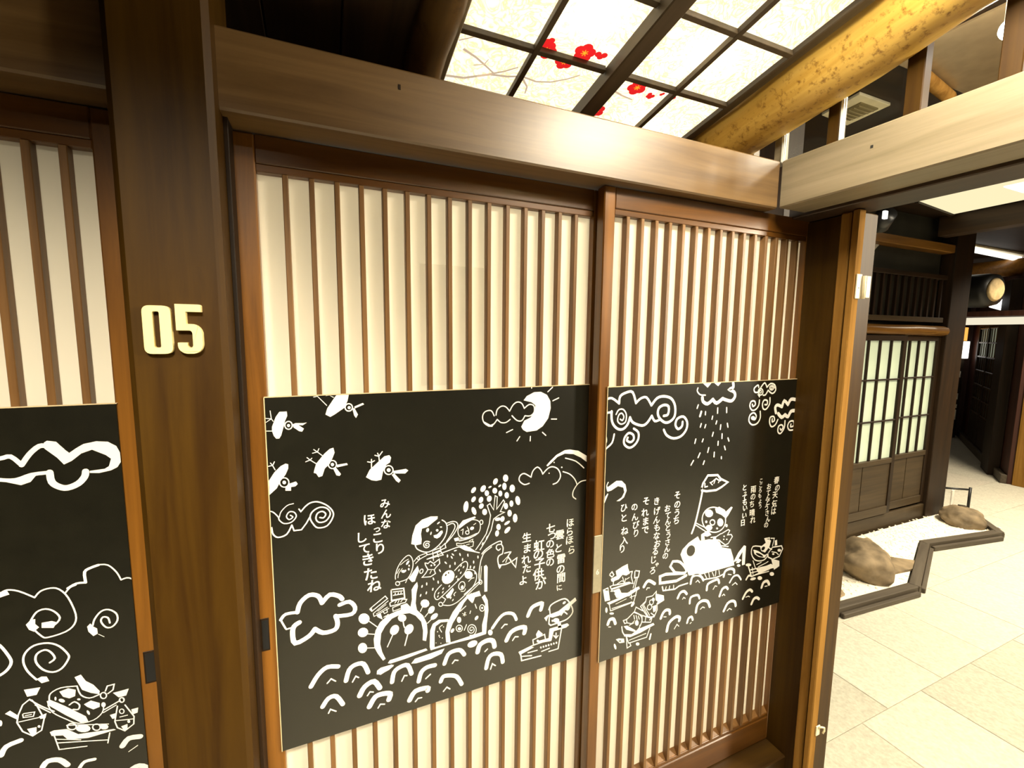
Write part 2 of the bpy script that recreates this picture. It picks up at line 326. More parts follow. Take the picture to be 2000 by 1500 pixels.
ART1 = [
 ('bird',[('f',0,[(116.9,42.7),(121.1,29.1),(137,5.1),(141,-1.3),(166.7,-0.2),(163.6,14.7),(156.7,29.7),(146.2,36.7),(135.8,43.8),(126.7,48.8)]),('c',2.7,[(173.6,29.8),(172,34.7),(168,37.5),(163.2,37.2),(159.4,34),(158,29),(159.7,24.1),(163.6,21.3),(168.4,21.5),(172.3,24.8)]),('f',0,[(170,30.2),(169.3,32.3),(167.5,33.5),(165.4,33.4),(163.8,32),(163.2,29.8),(163.9,27.7),(165.6,26.5),(167.7,26.6),(169.4,28)]),('f',0,[(177.6,28.1),(196.3,20.6),(198.9,24.4),(178.8,32.4)]),('f',0,[(173.5,33.5),(177.5,30.9),(185,46.9),(180.8,54.6),(177,49.2)]),('l',1.8,[(120,22.2),(102.1,0.8),(94.7,2.6)]),('l',1.8,[(102.1,0.8),(99.8,-2)]),('l',1.8,[(134.5,5),(127.1,-0.8),(119.5,0.2)])]),
 ('bird',[('f',0,[(11.1,71.9),(11.5,62.7),(19.3,41.9),(26.7,31.3),(40.8,31.3),(41.5,40.7),(36.4,52.4),(33.5,64.3),(28.1,82.6),(24.3,89.1),(18.4,89.1),(14.1,82.8)]),('c',2.3,[(50.2,62.2),(48.6,67.2),(44.9,70.1),(40.5,69.7),(37.1,66.4),(36,61.2),(37.5,56.3),(41.2,53.4),(45.6,53.7),(49,57.1)]),('f',0,[(46.1,62.5),(45.4,64.5),(43.8,65.7),(41.9,65.5),(40.5,64.1),(40,62),(40.6,60),(42.2,58.9),(44.1,59),(45.6,60.4)]),('f',0,[(51.4,60.2),(56.3,57.8),(71.9,58.9),(79.2,58),(70.5,63.7),(62.1,62.3),(72.7,71.2),(68.8,77.7),(62.8,75.9),(52.4,67)]),('l',1.5,[(-1.4,52.5),(11.1,45.4),(9.5,28.1)]),('l',1.5,[(-1,43.8),(11.1,45.4),(14.3,50.9)]),('l',1.5,[(-1.3,71),(11.1,71.9)])]),
 ('bird',[('f',0,[(90.1,165.6),(94.3,152.1),(111.4,131.3),(123.1,121.2),(130.8,119.1),(133,130.6),(128.8,141.6),(122,155),(111.5,165.2),(105.9,181.6),(98.3,183.5),(93.6,174.5),(88.6,172.5)]),('c',2.4,[(136,158.5),(134.2,163.9),(129.9,166.8),(124.7,166.2),(120.6,162.4),(119.2,156.7),(120.9,151.4),(125.2,148.5),(130.5,149),(134.6,152.8)]),('f',0,[(131.2,158),(130.4,160.3),(128.6,161.5),(126.3,161.3),(124.6,159.6),(124,157.2),(124.7,155),(126.6,153.7),(128.8,154),(130.5,155.6)]),('f',0,[(136,159.4),(158.2,157.5),(160.2,162),(137.1,165.2)]),('f',0,[(129.3,168.6),(134.5,164.9),(144.9,181.9),(141.7,185.8),(135.3,183.6)]),('l',1.8,[(107.5,135.2),(97.8,125.8),(87.7,127.6)]),('l',1.8,[(97.8,125.8),(90.5,119.6)]),('l',1.8,[(97.8,125.8),(101,118.6)]),('l',1.8,[(94.3,152.1),(82.3,142.4),(73.5,145.6)]),('l',1.8,[(82.3,142.4),(76.3,136.2)]),('l',1.8,[(82.3,142.4),(86.1,138.6)])]),
 ('bird',[('f',0,[(198.7,195.6),(207.3,178.9),(225.5,163.2),(241.1,150),(252.4,148.2),(256.5,154.5),(253.5,166.2),(244.9,171.2),(237.6,185.3),(233,205.7),(221.8,207.3),(210.8,204.4)]),('c',2.6,[(260.5,185.5),(258.4,191.6),(253.2,195),(246.9,194.2),(242,189.7),(240.2,183.2),(242.2,177.1),(247.3,173.8),(253.6,174.5),(258.6,179)]),('f',0,[(254.8,184.9),(253.9,187.6),(251.6,189.1),(248.8,188.7),(246.6,186.8),(245.8,183.8),(246.7,181.1),(249,179.7),(251.8,180),(254,182)]),('f',0,[(260.2,187.9),(290.5,185.9),(296.2,190.5),(288.8,197.3),(261.5,194.1)]),('f',0,[(257.1,196.6),(262.9,194.2),(277.8,212.7),(273.1,218.2),(266.9,212.8)]),('l',2.3,[(229.7,163.6),(228.6,148.8),(219.8,145.5)]),('l',2.3,[(228.6,148.8),(226,141.1)]),('l',2.3,[(228.6,148.8),(236.6,138.3)]),('l',2.3,[(211.5,174.9),(211.8,161.7),(203.1,159.3)]),('l',2.3,[(211.8,161.7),(212,154.4)]),('l',2.3,[(211.8,161.7),(218.7,158.1)])]),
 ('bird',[('f',0,[(-1.3,179.7),(11.8,162.2),(24.1,150),(33.7,145.5),(38.9,147.5),(38.5,157),(32.7,170.1),(22.7,182.6),(14.9,198.1),(-1.3,211)]),('c',2.3,[(38.6,188.2),(36.7,194.1),(32,197.3),(26.4,196.6),(22.1,192.3),(20.6,185.9),(22.6,180.1),(27.2,176.8),(32.8,177.5),(37.2,181.8)]),('f',0,[(33.2,187.5),(32.4,189.8),(30.5,191.1),(28.4,190.8),(26.6,189.1),(26.1,186.6),(26.8,184.3),(28.7,183),(30.9,183.3),(32.6,185)]),('f',0,[(31.6,197.5),(37.8,191.4),(52.4,187.7),(55.8,193.7),(50.8,198.6),(42.3,198.9),(42,207.2),(31.2,205.8)]),('l',1.8,[(13.2,156.9),(9,146.9),(0.3,147.9)]),('l',1.7,[(9,146.9),(5.3,141.1)]),('l',1.8,[(9,146.9),(12.8,139.2)])]),
 ('cloud',[('s',2.4,[(-1.8,247.5),(5.6,250.6),(15,263.2),(16.6,270.4),(25.8,279.7),(40.3,278.5),(50,267.3),(46.1,256.8),(36.4,254.8),(30.7,264.3),(35.7,272.1),(43.2,267.6),(38.5,262.7)]),('s',1.8,[(16.9,263.5),(21,251.5),(33.4,239.5),(45.6,237.1)]),('l',2.9,[(56,251.3),(59.5,257.4),(68.5,247.5)]),('s',3,[(68.5,247.5),(78.7,240.4),(93.8,239.8),(111.2,249.5),(123.6,264.4),(125.3,279.2),(112.2,298.9),(92.9,300.7),(83.2,289.8),(77.5,274.5),(83,261),(98.4,253.3),(113.5,258.5),(119.5,272.5),(110,286.9),(95.9,288.4),(89.4,279.3),(92.8,266.9),(103.1,263.6),(110,271),(105.1,278.9),(97.5,277.1)]),('l',2.9,[(76.2,274.3),(69.5,286.1),(59.1,299.5),(44.4,299),(40.5,285.6)]),('s',3.1,[(40.5,285.6),(29.6,304.9),(12.6,309),(3.5,300.4),(-0.2,285.8)]),('f',0,[(-2.4,284),(2.3,283.4),(3.7,294.8),(1.2,297.2)])]),
 ('moon',[('f',0,[(600.1,34.6),(608.9,23.5),(630.5,13.9),(650.6,13.7),(669.4,22.9),(679.9,40.2),(681.5,60.5),(674.5,87.3),(658.1,108.2),(639.7,118.7),(610.4,120.4),(599.5,113.9),(594,105.2),(602.7,89.2),(620.7,82.1),(633.2,67.8),(634.7,49.6),(623.6,40.7)]),('l',2.9,[(671.8,14.6),(685.8,2.7)]),('l',2.9,[(687.5,39.9),(705.6,32.9)]),('l',2.9,[(684.1,90.3),(700.5,91.4)]),('l',2.9,[(657.7,125.1),(668,134.5)]),('l',2.8,[(621.6,133.4),(621,145.9)]),('l',2.8,[(590,131.5),(582,142.5)]),('l',2.7,[(569.2,110.6),(551.7,117.5)]),('l',2.8,[(622.9,-1.5),(623,2.7)])]),
 ('cloud',[('s',2.9,[(517,70.6),(508.4,56.6),(491.7,58.8),(485.1,71.7),(490.2,88),(505.3,97.1),(515.4,93),(525.5,80.8)]),('s',3,[(525.5,80.8),(535.9,89.6),(549.7,90.5),(561.8,83.2)]),('s',3.1,[(567,73.7),(581.3,87.1),(595.5,88.7),(604.3,76.1)]),('s',3.1,[(604.3,76.1),(620.6,77.1),(631.4,67.7),(630.4,51),(616.5,46.3),(602.2,56.1)]),('s',3.1,[(602.2,56.1),(594.9,42.5),(582.4,38),(570.2,44.5),(559.9,60.9)]),('s',3,[(559.9,60.9),(549.3,49.2),(537.2,46.7),(525.3,55),(522,69.3)]),('f',0,[(488.5,83.1),(507,94),(517.1,89.9),(512.1,99.2),(500.2,97.7)])]),
 ('rainbow',[('f',0,[(671.7,219.3),(682.9,208.3),(701.9,192.8),(728.9,181.5),(744.7,181.2),(773,187.4),(801,204.5),(801.6,222.6),(781.8,208),(757.1,195.5),(729.2,191.3),(705.9,198.5),(688.8,212.4),(675.6,222.2)]),('s',3.1,[(731.5,204.6),(765.8,217.1),(793.1,239.8)]),('s',3.1,[(724.6,242.8),(746.8,252.5),(763.4,268.9),(772,286.2)]),('s',3.1,[(772,286.2),(760.3,302.8),(758.8,319),(769.3,328.8)]),('s',3.1,[(772,286.2),(784.1,278.7),(800.6,277.1)]),('f',0,[(697.7,213.4),(697.4,214.4),(696.4,214.9),(695.2,214.8),(694.2,214.1),(693.8,213),(694.2,212),(695.1,211.5),(696.3,211.6),(697.3,212.3)]),('f',0,[(722.7,230.2),(722.3,231.4),(721.1,232),(719.7,231.9),(718.5,231),(718,229.7),(718.4,228.5),(719.6,227.8),(721,228),(722.2,228.9)]),('f',0,[(682.6,242.5),(682.2,243.5),(681.3,244),(680.1,243.9),(679.1,243.2),(678.7,242.1),(679.1,241.1),(680,240.6),(681.2,240.7),(682.2,241.5)])]),
 ('cloud',[('s',3.2,[(620,263.4),(605.3,265),(590.6,252.9),(592.2,239.5),(604.9,234.2),(625.3,246.9)]),('s',3.2,[(625.3,246.9),(630.6,230.3),(643.5,220.7),(654.9,229.6),(660.8,242.4)]),('s',3.4,[(660.8,242.4),(675.7,228.5),(691,224.9),(708.7,233.9),(717.1,254.3),(707.7,270.9),(694.1,275.3)])]),
 ('tree',[('f',0,[(465.7,265),(461.7,268.3),(457.6,269),(454.9,266.8),(454.7,262.5),(457,257.8),(460.9,254.5),(465,253.8),(467.7,256),(468,260.3)]),('f',0,[(493.3,265),(489.2,268.9),(484.5,269.7),(480.8,267.2),(479.7,262.3),(481.6,256.8),(485.7,253),(490.4,252.1),(494.1,254.6),(495.2,259.5)]),('f',0,[(527.2,249.3),(523.8,253.3),(519.5,254.6),(516,252.6),(514.6,248.1),(515.9,242.8),(519.3,238.7),(523.6,237.5),(527.1,239.5),(528.5,244)]),('f',0,[(558.2,241.5),(556.8,247.3),(553,250.4),(548.2,249.8),(544.2,245.7),(542.7,239.6),(544.1,233.9),(548,230.7),(552.8,231.2),(556.7,235.4)]),('f',0,[(553.5,263.5),(552.3,269.3),(549.2,272.6),(545.3,272),(542.1,267.9),(540.8,261.8),(542,256.1),(545.1,252.8),(549,253.3),(552.2,257.4)]),('f',0,[(577.9,272.4),(576.4,278.6),(572.5,282.1),(567.6,281.4),(563.7,276.9),(562.1,270.3),(563.5,264.2),(567.4,260.7),(572.3,261.3),(576.3,265.8)]),('f',0,[(503.8,275.4),(502.7,279.9),(499.6,282.4),(495.8,281.8),(492.7,278.5),(491.5,273.7),(492.7,269.2),(495.7,266.7),(499.5,267.2),(502.6,270.5)]),('f',0,[(526.9,271.8),(525.6,276.3),(522.2,278.8),(517.9,278.2),(514.4,274.8),(513.1,269.9),(514.4,265.4),(517.8,262.9),(522.1,263.5),(525.6,266.9)]),('f',0,[(541.3,281.4),(540.3,286.1),(537.5,288.6),(534,288.1),(531.2,284.8),(530.1,279.9),(531.1,275.3),(533.9,272.8),(537.4,273.2),(540.2,276.5)]),('f',0,[(560.5,288.8),(559.3,293.8),(556.2,296.6),(552.2,296.1),(549,292.4),(547.7,287),(548.9,282),(552,279.3),(556,279.8),(559.2,283.4)]),('f',0,[(511.2,293.1),(508.6,297.4),(504.5,299),(500.4,297.3),(497.9,293),(498,287.8),(500.6,283.6),(504.7,282),(508.8,283.6),(511.3,287.9)]),('f',0,[(465.9,289.3),(462.5,292.7),(458.6,293.5),(455.8,291.5),(455.1,287.3),(456.7,282.7),(460.1,279.4),(464,278.5),(466.9,280.6),(467.6,284.7)]),('f',0,[(487.2,293.4),(484.3,297.3),(480.4,298.7),(476.8,296.9),(475.1,292.7),(475.7,287.7),(478.6,283.7),(482.5,282.3),(486.1,284.1),(487.8,288.3)]),('f',0,[(447.3,304.6),(445.8,310.8),(443.2,315.4),(440.2,317.4),(437.3,316.6),(435.1,313),(434,307.4),(434.3,300.9),(435.9,294.7),(438.4,290.2),(441.4,288.1),(444.3,288.9),(446.5,292.5),(447.6,298.1)]),('f',0,[(487.8,311.1),(484.4,314),(480.3,314.4),(477,312.1),(475.9,307.9),(477.2,303.5),(480.6,300.5),(484.7,300.1),(488,302.4),(489.2,306.6)]),('f',0,[(468,316.3),(469.2,323.1),(467.8,327.8),(464.3,328.5),(460.1,325),(456.7,318.7),(455.5,311.9),(456.9,307.3),(460.4,306.5),(464.6,310)]),('f',0,[(498.6,325.7),(497.3,330.7),(493.9,333.3),(489.7,332.6),(486.2,328.9),(484.9,323.6),(486.2,318.7),(489.6,316.1),(493.8,316.7),(497.3,320.4)]),('f',0,[(593.8,307),(593.9,314.8),(591.3,319.7),(586.8,319.8),(582.3,315.1),(579.5,307.3),(579.3,299.5),(582,294.7),(586.4,294.5),(590.9,299.2)]),('f',0,[(573.7,313.9),(572.6,319),(569.8,321.8),(566.2,321.3),(563.3,317.6),(562.2,312.2),(563.2,307.1),(566,304.3),(569.6,304.8),(572.5,308.5)]),('f',0,[(558,318.4),(556.9,323.5),(553.9,326.3),(550.1,325.7),(547.1,322),(545.9,316.6),(547,311.6),(550,308.8),(553.7,309.4),(556.8,313)]),('f',0,[(569.3,340),(568.1,345.5),(564.9,348.5),(560.9,347.9),(557.7,343.9),(556.4,338),(557.6,332.6),(560.7,329.6),(564.7,330.2),(568,334.2)]),('f',0,[(586.2,356.5),(584.9,363.6),(581.5,367.6),(577.2,366.9),(573.7,361.8),(572.3,354.3),(573.6,347.2),(577,343.2),(581.2,343.9),(584.7,348.9)]),('f',0,[(538.3,350.4),(537.1,353.3),(532.9,355.1),(527.3,355.1),(522.5,353.4),(520.3,350.6),(521.5,347.7),(525.6,345.9),(531.2,345.9),(536,347.6)]),('f',0,[(548.1,354.3),(545.8,358.3),(542.1,359.9),(538.5,358.3),(536.3,354.4),(536.5,349.5),(538.8,345.5),(542.5,343.9),(546.1,345.4),(548.3,349.4)]),('f',0,[(564.1,360.9),(563.9,363.7),(560.6,367.1),(555.6,369.7),(550.7,370.5),(547.8,369.3),(548,366.4),(551.2,363.1),(556.3,360.5),(561.2,359.6)]),('f',0,[(537.5,373.4),(536.4,378.4),(533.2,381.1),(529.3,380.4),(526.1,376.7),(524.8,371.2),(526,366.2),(529.1,363.5),(533.1,364.2),(536.3,367.9)]),('f',0,[(561.3,389.6),(555.9,393.3),(550.9,393.9),(548.1,391.2),(548.7,386.3),(552.4,380.9),(557.8,377.2),(562.9,376.6),(565.6,379.3),(565,384.2)]),('f',0,[(532.6,391.3),(530.7,396),(527.3,398.1),(523.9,396.9),(521.7,392.8),(521.5,387.5),(523.5,382.9),(526.8,380.7),(530.2,381.9),(532.5,385.9)]),('f',0,[(510.6,257.1),(510.5,258.8),(508.7,260.5),(505.9,261.7),(503.3,261.9),(501.7,260.9),(501.8,259.3),(503.6,257.6),(506.4,256.4),(509,256.2)]),('f',0,[(537.8,256.5),(538,258.2),(536.5,260.3),(534.1,262),(531.5,262.6),(529.8,262),(529.6,260.3),(531.1,258.2),(533.5,256.5),(536.1,255.9)]),('l',2.4,[(467.5,423.8),(479.4,409.1),(496.4,385.1),(504.9,359.4),(508.3,336.3),(498.9,308),(506.4,304.1),(516.8,322.5),(520.8,284.3),(527,288.6),(525.5,322.1),(544.7,299.5),(548.2,305.1),(536.1,330.5),(548.5,334.1),(530.9,339.9),(517,347.8),(510.2,377.3),(498.2,399),(479.4,426.1)]),('f',0,[(499.5,396.4),(497.9,398.9),(496.4,400.1),(495.6,399.6),(495.8,397.6),(497,394.8),(498.6,392.3),(500,391),(500.8,391.5),(500.6,393.6)]),('f',0,[(487.5,411.2),(486.1,413.4),(484.7,414.4),(483.9,413.9),(484,412.1),(485,409.6),(486.4,407.4),(487.8,406.4),(488.5,406.9),(488.4,408.7)])]),
 ('child',[('f',0,[(300.5,377.6),(303.4,356),(311.7,331.6),(327.7,319.4),(349.2,314.5),(367.3,317),(366.3,323.8),(354.4,331.2),(341.7,340.3),(327.4,342.5),(324.6,356),(326.2,369.3),(325.2,382.2),(312.7,382.7)]),('s',2.6,[(310.1,382.2),(315.2,393.4),(332,404.1),(348.3,405.3),(368.5,394),(385.3,374.2),(391,352.4),(387.4,336.6),(378.2,328.5)]),('f',0,[(344.6,350.5),(342.9,353),(340.5,353.9),(338.4,352.7),(337.5,350),(337.9,346.8),(339.7,344.2),(342,343.4),(344.1,344.5),(345.1,347.2)]),('f',0,[(351.2,359.2),(350.2,361.5),(349,362.7),(348.1,362.2),(347.7,360.3),(348.1,357.8),(349.1,355.5),(350.3,354.3),(351.2,354.8),(351.6,356.6)]),('f',0,[(368.8,353.9),(368.2,355.8),(366.5,356.7),(364.5,356.4),(362.9,354.9),(362.2,352.8),(362.9,350.9),(364.5,349.9),(366.6,350.3),(368.2,351.8)]),('f',0,[(378.2,346.8),(377.7,347.7),(376.2,348.1),(374.4,347.8),(372.9,346.9),(372.4,345.8),(372.9,344.9),(374.4,344.6),(376.2,344.9),(377.7,345.7)]),('f',0,[(370,336),(367.7,337.2),(365.8,337.4),(365.2,336.5),(366,334.8),(367.9,333.1),(370.3,331.9),(372.1,331.7),(372.8,332.6),(372,334.2)]),('f',0,[(355.9,365.2),(365.1,364),(374.3,356.2),(378.9,356),(379.8,361.8),(372.4,371.9),(365,374.8),(357.7,371.2)]),('s',2.4,[(339.8,388.4),(338.8,389),(337.2,388.5),(336,386.7),(336.1,384.4),(337.8,382.7),(340.7,382.7),(343.5,384.9),(344.8,388.7),(343.5,392.4),(339.9,394.2),(335.2,392.9),(331.7,388.6),(331.1,382.9),(334.1,378.3),(339.8,377.2),(345.9,380.4)]),('s',2.3,[(390.1,339),(404.2,336.5),(415.5,340.3),(419.2,351.4),(409.7,369),(394.5,385.4),(385.2,393.3)]),('s',2.3,[(392,345),(404.1,341.3),(410.7,346.2),(410.7,355.7),(400.2,373),(388.9,388.2)]),('l',2.3,[(353.8,404.5),(374,400.7),(385.2,391.4),(387.3,403.2),(357.3,410.9)]),('l',2.3,[(337.4,405.1),(339.1,413),(355.5,412.4),(373.9,410.2),(380.3,421.1),(339,424.3)]),('l',1.9,[(342.7,423.2),(375.7,416.3)]),('l',1.9,[(353.7,408.3),(355.3,431.4)]),('l',1.9,[(363.8,408.3),(368.3,424.4)]),('l',1.9,[(372.2,396.6),(374.8,410.4)]),('s',1.8,[(306.9,423.5),(317.6,412.6),(335.6,408.5)]),('s',1.8,[(310.3,429.9),(321.1,420.8),(337.3,414.5)]),('c',1.7,[(320.4,417.8),(319.8,419.7),(318.2,420.6),(316.2,420.2),(314.6,418.6),(314,416.5),(314.7,414.7),(316.3,413.8),(318.3,414.2),(319.8,415.7)])]),
 ('toy',[('l',2.3,[(333.5,432.7),(341.1,436.5),(347.1,431.7),(355.3,439),(370.1,430.5),(371.4,442.3),(360.7,451.6),(356.9,456.6),(360.1,466.9),(347.6,472.8),(325.9,470),(335,461.5),(340.9,452.3),(335.2,440.6),(333.5,432.7)]),('f',0,[(360.4,443.9),(359.9,445.3),(358.7,445.9),(357.2,445.6),(356,444.5),(355.6,442.9),(356.1,441.5),(357.3,440.9),(358.7,441.2),(359.9,442.3)]),('f',0,[(351.9,443.7),(351.5,444.9),(350.4,445.5),(349,445.3),(348,444.2),(347.5,442.8),(348,441.5),(349.1,440.9),(350.4,441.2),(351.5,442.3)]),('l',1.5,[(340.5,452.2),(355.1,455.2)]),('l',1.5,[(345.9,463.8),(349.6,457)])]),
 ('animal',[('s',2,[(261,460.5),(261.2,449.4),(266.7,432),(277.3,415.7),(291.3,405.2),(300,410.9),(304.2,426.7),(301.2,446.7),(290.4,465.1),(274.7,469.1),(266.9,469.2)]),('s',1.4,[(267.1,458.1),(269,447.4),(277.8,436.2)]),('s',1.4,[(273.7,426.1),(284.2,418.9),(292.9,415.1)]),('c',1.8,[(270.8,473.8),(269.8,476.7),(267.3,478),(264.4,477.4),(262,474.9),(261.1,471.7),(262.1,468.8),(264.5,467.5),(267.5,468.1),(269.9,470.6)]),('f',0,[(293,465.6),(306.5,447.9),(315.6,436.6),(318.9,450.5),(311.6,465.9),(307.9,476.5),(300.8,476.8)]),('c',2,[(327.9,455.5),(325.8,458),(323.3,458.6),(321.3,457.2),(320.6,454.3),(321.4,450.9),(323.5,448.4),(326,447.8),(328,449.2),(328.7,452.1)]),('f',0,[(293,426),(290.5,428.4),(288.2,429.2),(286.9,428),(287.3,425.3),(289.1,422.2),(291.6,419.7),(293.9,419),(295.2,420.1),(294.8,422.8)]),('f',0,[(285.5,445.3),(284.5,447.3),(281.8,448.1),(278.6,447.4),(276,445.5),(275.1,443.1),(276.1,441.1),(278.7,440.3),(281.9,441),(284.5,442.9)]),('f',0,[(287.2,443.8),(286.9,445.3),(286,446),(284.9,445.8),(284.1,444.7),(283.8,443.1),(284.1,441.6),(285,440.8),(286.1,441.1),(286.9,442.2)]),('f',0,[(296.2,432.6),(295.8,434),(294.9,434.8),(293.8,434.6),(293,433.5),(292.7,431.9),(293,430.4),(293.9,429.6),(295,429.8),(295.9,431)]),('f',0,[(295.5,441.8),(295.1,443.7),(294,444.7),(292.7,444.4),(291.7,443),(291.3,440.9),(291.7,439),(292.8,438),(294.1,438.3),(295.1,439.7)]),('l',1.6,[(264.7,446.4),(270.9,435.7)]),('l',1.5,[(285,475.1),(288.6,467.5)]),('k',0,[(309.9,443.5),(308,445.5),(305.8,445.9),(304.3,444.7),(304.1,442.2),(305.1,439.5),(307,437.5),(309.2,437),(310.7,438.3),(311,440.7)])]),
 ('hill',[('s',2.5,[(379.4,415.1),(394.4,412.3),(420.9,407.6),(430.5,411.4),(438.2,418.7),(457.7,426.3),(477.5,434.1)]),('f',0,[(420.9,407.6),(436.3,404.7),(451.8,415.4),(471.5,432),(457.7,426.3),(438.2,420.2)]),('f',0,[(393.2,426.5),(392.9,428.9),(392,430.3),(391,430.1),(390.1,428.4),(389.8,425.8),(390.2,423.4),(391,422),(392,422.2),(392.9,423.9)]),('f',0,[(404.3,431.6),(405.2,434.2),(405.2,435.9),(404.3,436.3),(402.8,435.1),(401.3,432.8),(400.4,430.3),(400.4,428.5),(401.3,428.2),(402.8,429.3)]),('f',0,[(406.7,423.9),(408.4,426.1),(409,427.9),(408.3,428.6),(406.6,427.9),(404.5,426.2),(402.9,424),(402.3,422.2),(403,421.5),(404.7,422.2)]),('f',0,[(426.4,428.6),(426.7,431.2),(426.3,432.9),(425.2,432.9),(424,431.4),(423,428.9),(422.7,426.3),(423.2,424.7),(424.2,424.6),(425.4,426.1)]),('f',0,[(447.7,435.1),(447.6,437.6),(446.9,439.1),(445.8,439),(444.8,437.3),(444.2,434.7),(444.4,432.2),(445.1,430.7),(446.2,430.8),(447.2,432.5)]),('f',0,[(433.1,444.3),(432.6,446.7),(431.6,447.9),(430.5,447.6),(429.8,445.8),(429.7,443.3),(430.2,440.9),(431.2,439.6),(432.3,439.9),(433,441.7)]),('f',0,[(413,450.8),(412.6,453.2),(411.8,454.6),(410.7,454.4),(409.8,452.7),(409.5,450.1),(409.9,447.6),(410.7,446.3),(411.8,446.5),(412.6,448.2)]),('f',0,[(387.9,442.5),(389.4,444.8),(389.8,446.6),(389.1,447.2),(387.4,446.4),(385.5,444.5),(384,442.2),(383.6,440.4),(384.3,439.8),(386,440.6)]),('f',0,[(399.6,456),(399.1,458.4),(398.1,459.6),(397,459.3),(396.3,457.5),(396.2,455),(396.8,452.6),(397.8,451.4),(398.8,451.7),(399.5,453.4)]),('f',0,[(373.1,461.1),(374,463.6),(374,465.3),(373.1,465.7),(371.7,464.5),(370.2,462.2),(369.3,459.7),(369.3,457.9),(370.2,457.5),(371.7,458.8)]),('f',0,[(356.4,479.9),(356.9,482.5),(356.6,484.1),(355.7,484.3),(354.4,482.9),(353.3,480.4),(352.8,477.8),(353.1,476.2),(354.1,476),(355.3,477.4)]),('f',0,[(339,490.1),(338.7,492.5),(337.9,493.8),(336.9,493.6),(336.1,491.9),(335.8,489.4),(336.1,487),(336.9,485.6),(338,485.8),(338.8,487.5)]),('f',0,[(368.4,491.7),(368.3,494.2),(367.6,495.6),(366.6,495.5),(365.6,493.8),(365.1,491.3),(365.3,488.8),(366,487.3),(367,487.4),(367.9,489.1)]),('f',0,[(327.2,494.6),(326.2,496.6),(325.1,497.6),(324.1,497.1),(323.7,495.4),(324,493),(325,490.9),(326.1,489.9),(327.1,490.4),(327.5,492.2)]),('f',0,[(354.4,508.5),(353.4,510.6),(352.2,511.6),(351.3,511.1),(350.9,509.3),(351.2,506.8),(352.1,504.7),(353.3,503.7),(354.3,504.2),(354.7,506)]),('f',0,[(337.8,514.3),(336.9,516.4),(335.7,517.4),(334.7,516.9),(334.3,515.1),(334.7,512.7),(335.6,510.6),(336.8,509.6),(337.8,510.1),(338.1,511.9)]),('f',0,[(323.2,517.7),(322.1,519.7),(320.8,520.5),(319.9,519.9),(319.7,518.2),(320.2,515.8),(321.3,513.9),(322.6,513),(323.5,513.6),(323.8,515.4)]),('f',0,[(463.5,457.1),(463.1,459.6),(462.2,461),(461.1,460.8),(460.3,459),(459.9,456.4),(460.2,453.9),(461.1,452.5),(462.2,452.7),(463.1,454.5)]),('f',0,[(475.4,445.6),(475,448.1),(474.1,449.5),(473,449.3),(472.1,447.5),(471.8,444.9),(472.1,442.4),(473,441),(474.1,441.2),(475,443)]),('f',0,[(454.6,469.5),(453.8,471.8),(452.7,473),(451.6,472.6),(451,470.7),(451.1,468.2),(451.9,465.9),(453,464.7),(454.1,465.1),(454.7,466.9)]),('f',0,[(464.4,472.8),(463.2,474.9),(461.8,475.8),(460.8,475.2),(460.5,473.3),(461,470.9),(462.2,468.9),(463.6,468),(464.6,468.5),(464.9,470.4)]),('f',0,[(412.9,417.4),(410.5,417.5),(408.8,416.9),(408.4,415.8),(409.6,414.7),(411.8,413.9),(414.2,413.9),(415.9,414.5),(416.3,415.6),(415.1,416.7)]),('f',0,[(467.5,487.8),(467.1,490.3),(466.2,491.8),(465.1,491.5),(464.2,489.7),(463.9,487.1),(464.2,484.6),(465.1,483.2),(466.2,483.4),(467.1,485.2)])]),
 ('animal',[('s',2,[(422,353.8),(434.5,345.3),(451.8,340.4),(469.4,343.2),(479.3,353.6),(478.4,373.1),(465.5,384.6),(442.1,388.2),(424.8,381.2),(419.2,366.8),(422,353.8)]),('f',0,[(421.1,350.8),(432.6,338.3),(465.5,332.5),(467.1,337),(442.2,347.5),(423,358.8)]),('c',2,[(487.2,352),(486.4,355.3),(484.2,357.1),(481.5,356.7),(479.3,354.2),(478.5,350.6),(479.3,347.3),(481.5,345.5),(484.2,345.9),(486.4,348.4)]),('c',2.1,[(449.1,373.5),(448.2,376.1),(445.9,377.4),(443,376.9),(440.7,374.8),(439.8,371.9),(440.7,369.3),(443,368),(445.9,368.5),(448.2,370.6)]),('f',0,[(462.4,361.6),(462.7,364.3),(460.9,366.9),(457.8,368.1),(454.5,367.7),(452.2,365.7),(451.9,362.9),(453.7,360.4),(456.8,359.1),(460.1,359.6)]),('l',1.7,[(427.7,364.4),(433.5,361.5),(431.6,375.7)]),('l',1.8,[(444.1,357.5),(448.9,368)]),('l',1.6,[(461.6,354.6),(467.5,351.7)]),('f',0,[(408.7,382.2),(421,381.5),(421.9,390.4),(411.5,390.8)]),('s',2.6,[(422.9,391.5),(451.8,389),(475.4,378.4)]),('s',1.8,[(422.9,386.7),(448,385.4),(469.5,379.4)]),('l',1.6,[(415.3,395.9),(428.6,400.3),(446,398.7),(461.6,400.5),(459.7,412.9),(446,414.3),(428.6,405.2),(416.2,402.9),(415.3,395.9)]),('l',1.4,[(442.1,405.7),(449.9,405.2)]),('l',1.6,[(449.9,396.4),(459.7,393.3),(457.7,400.8)])]),
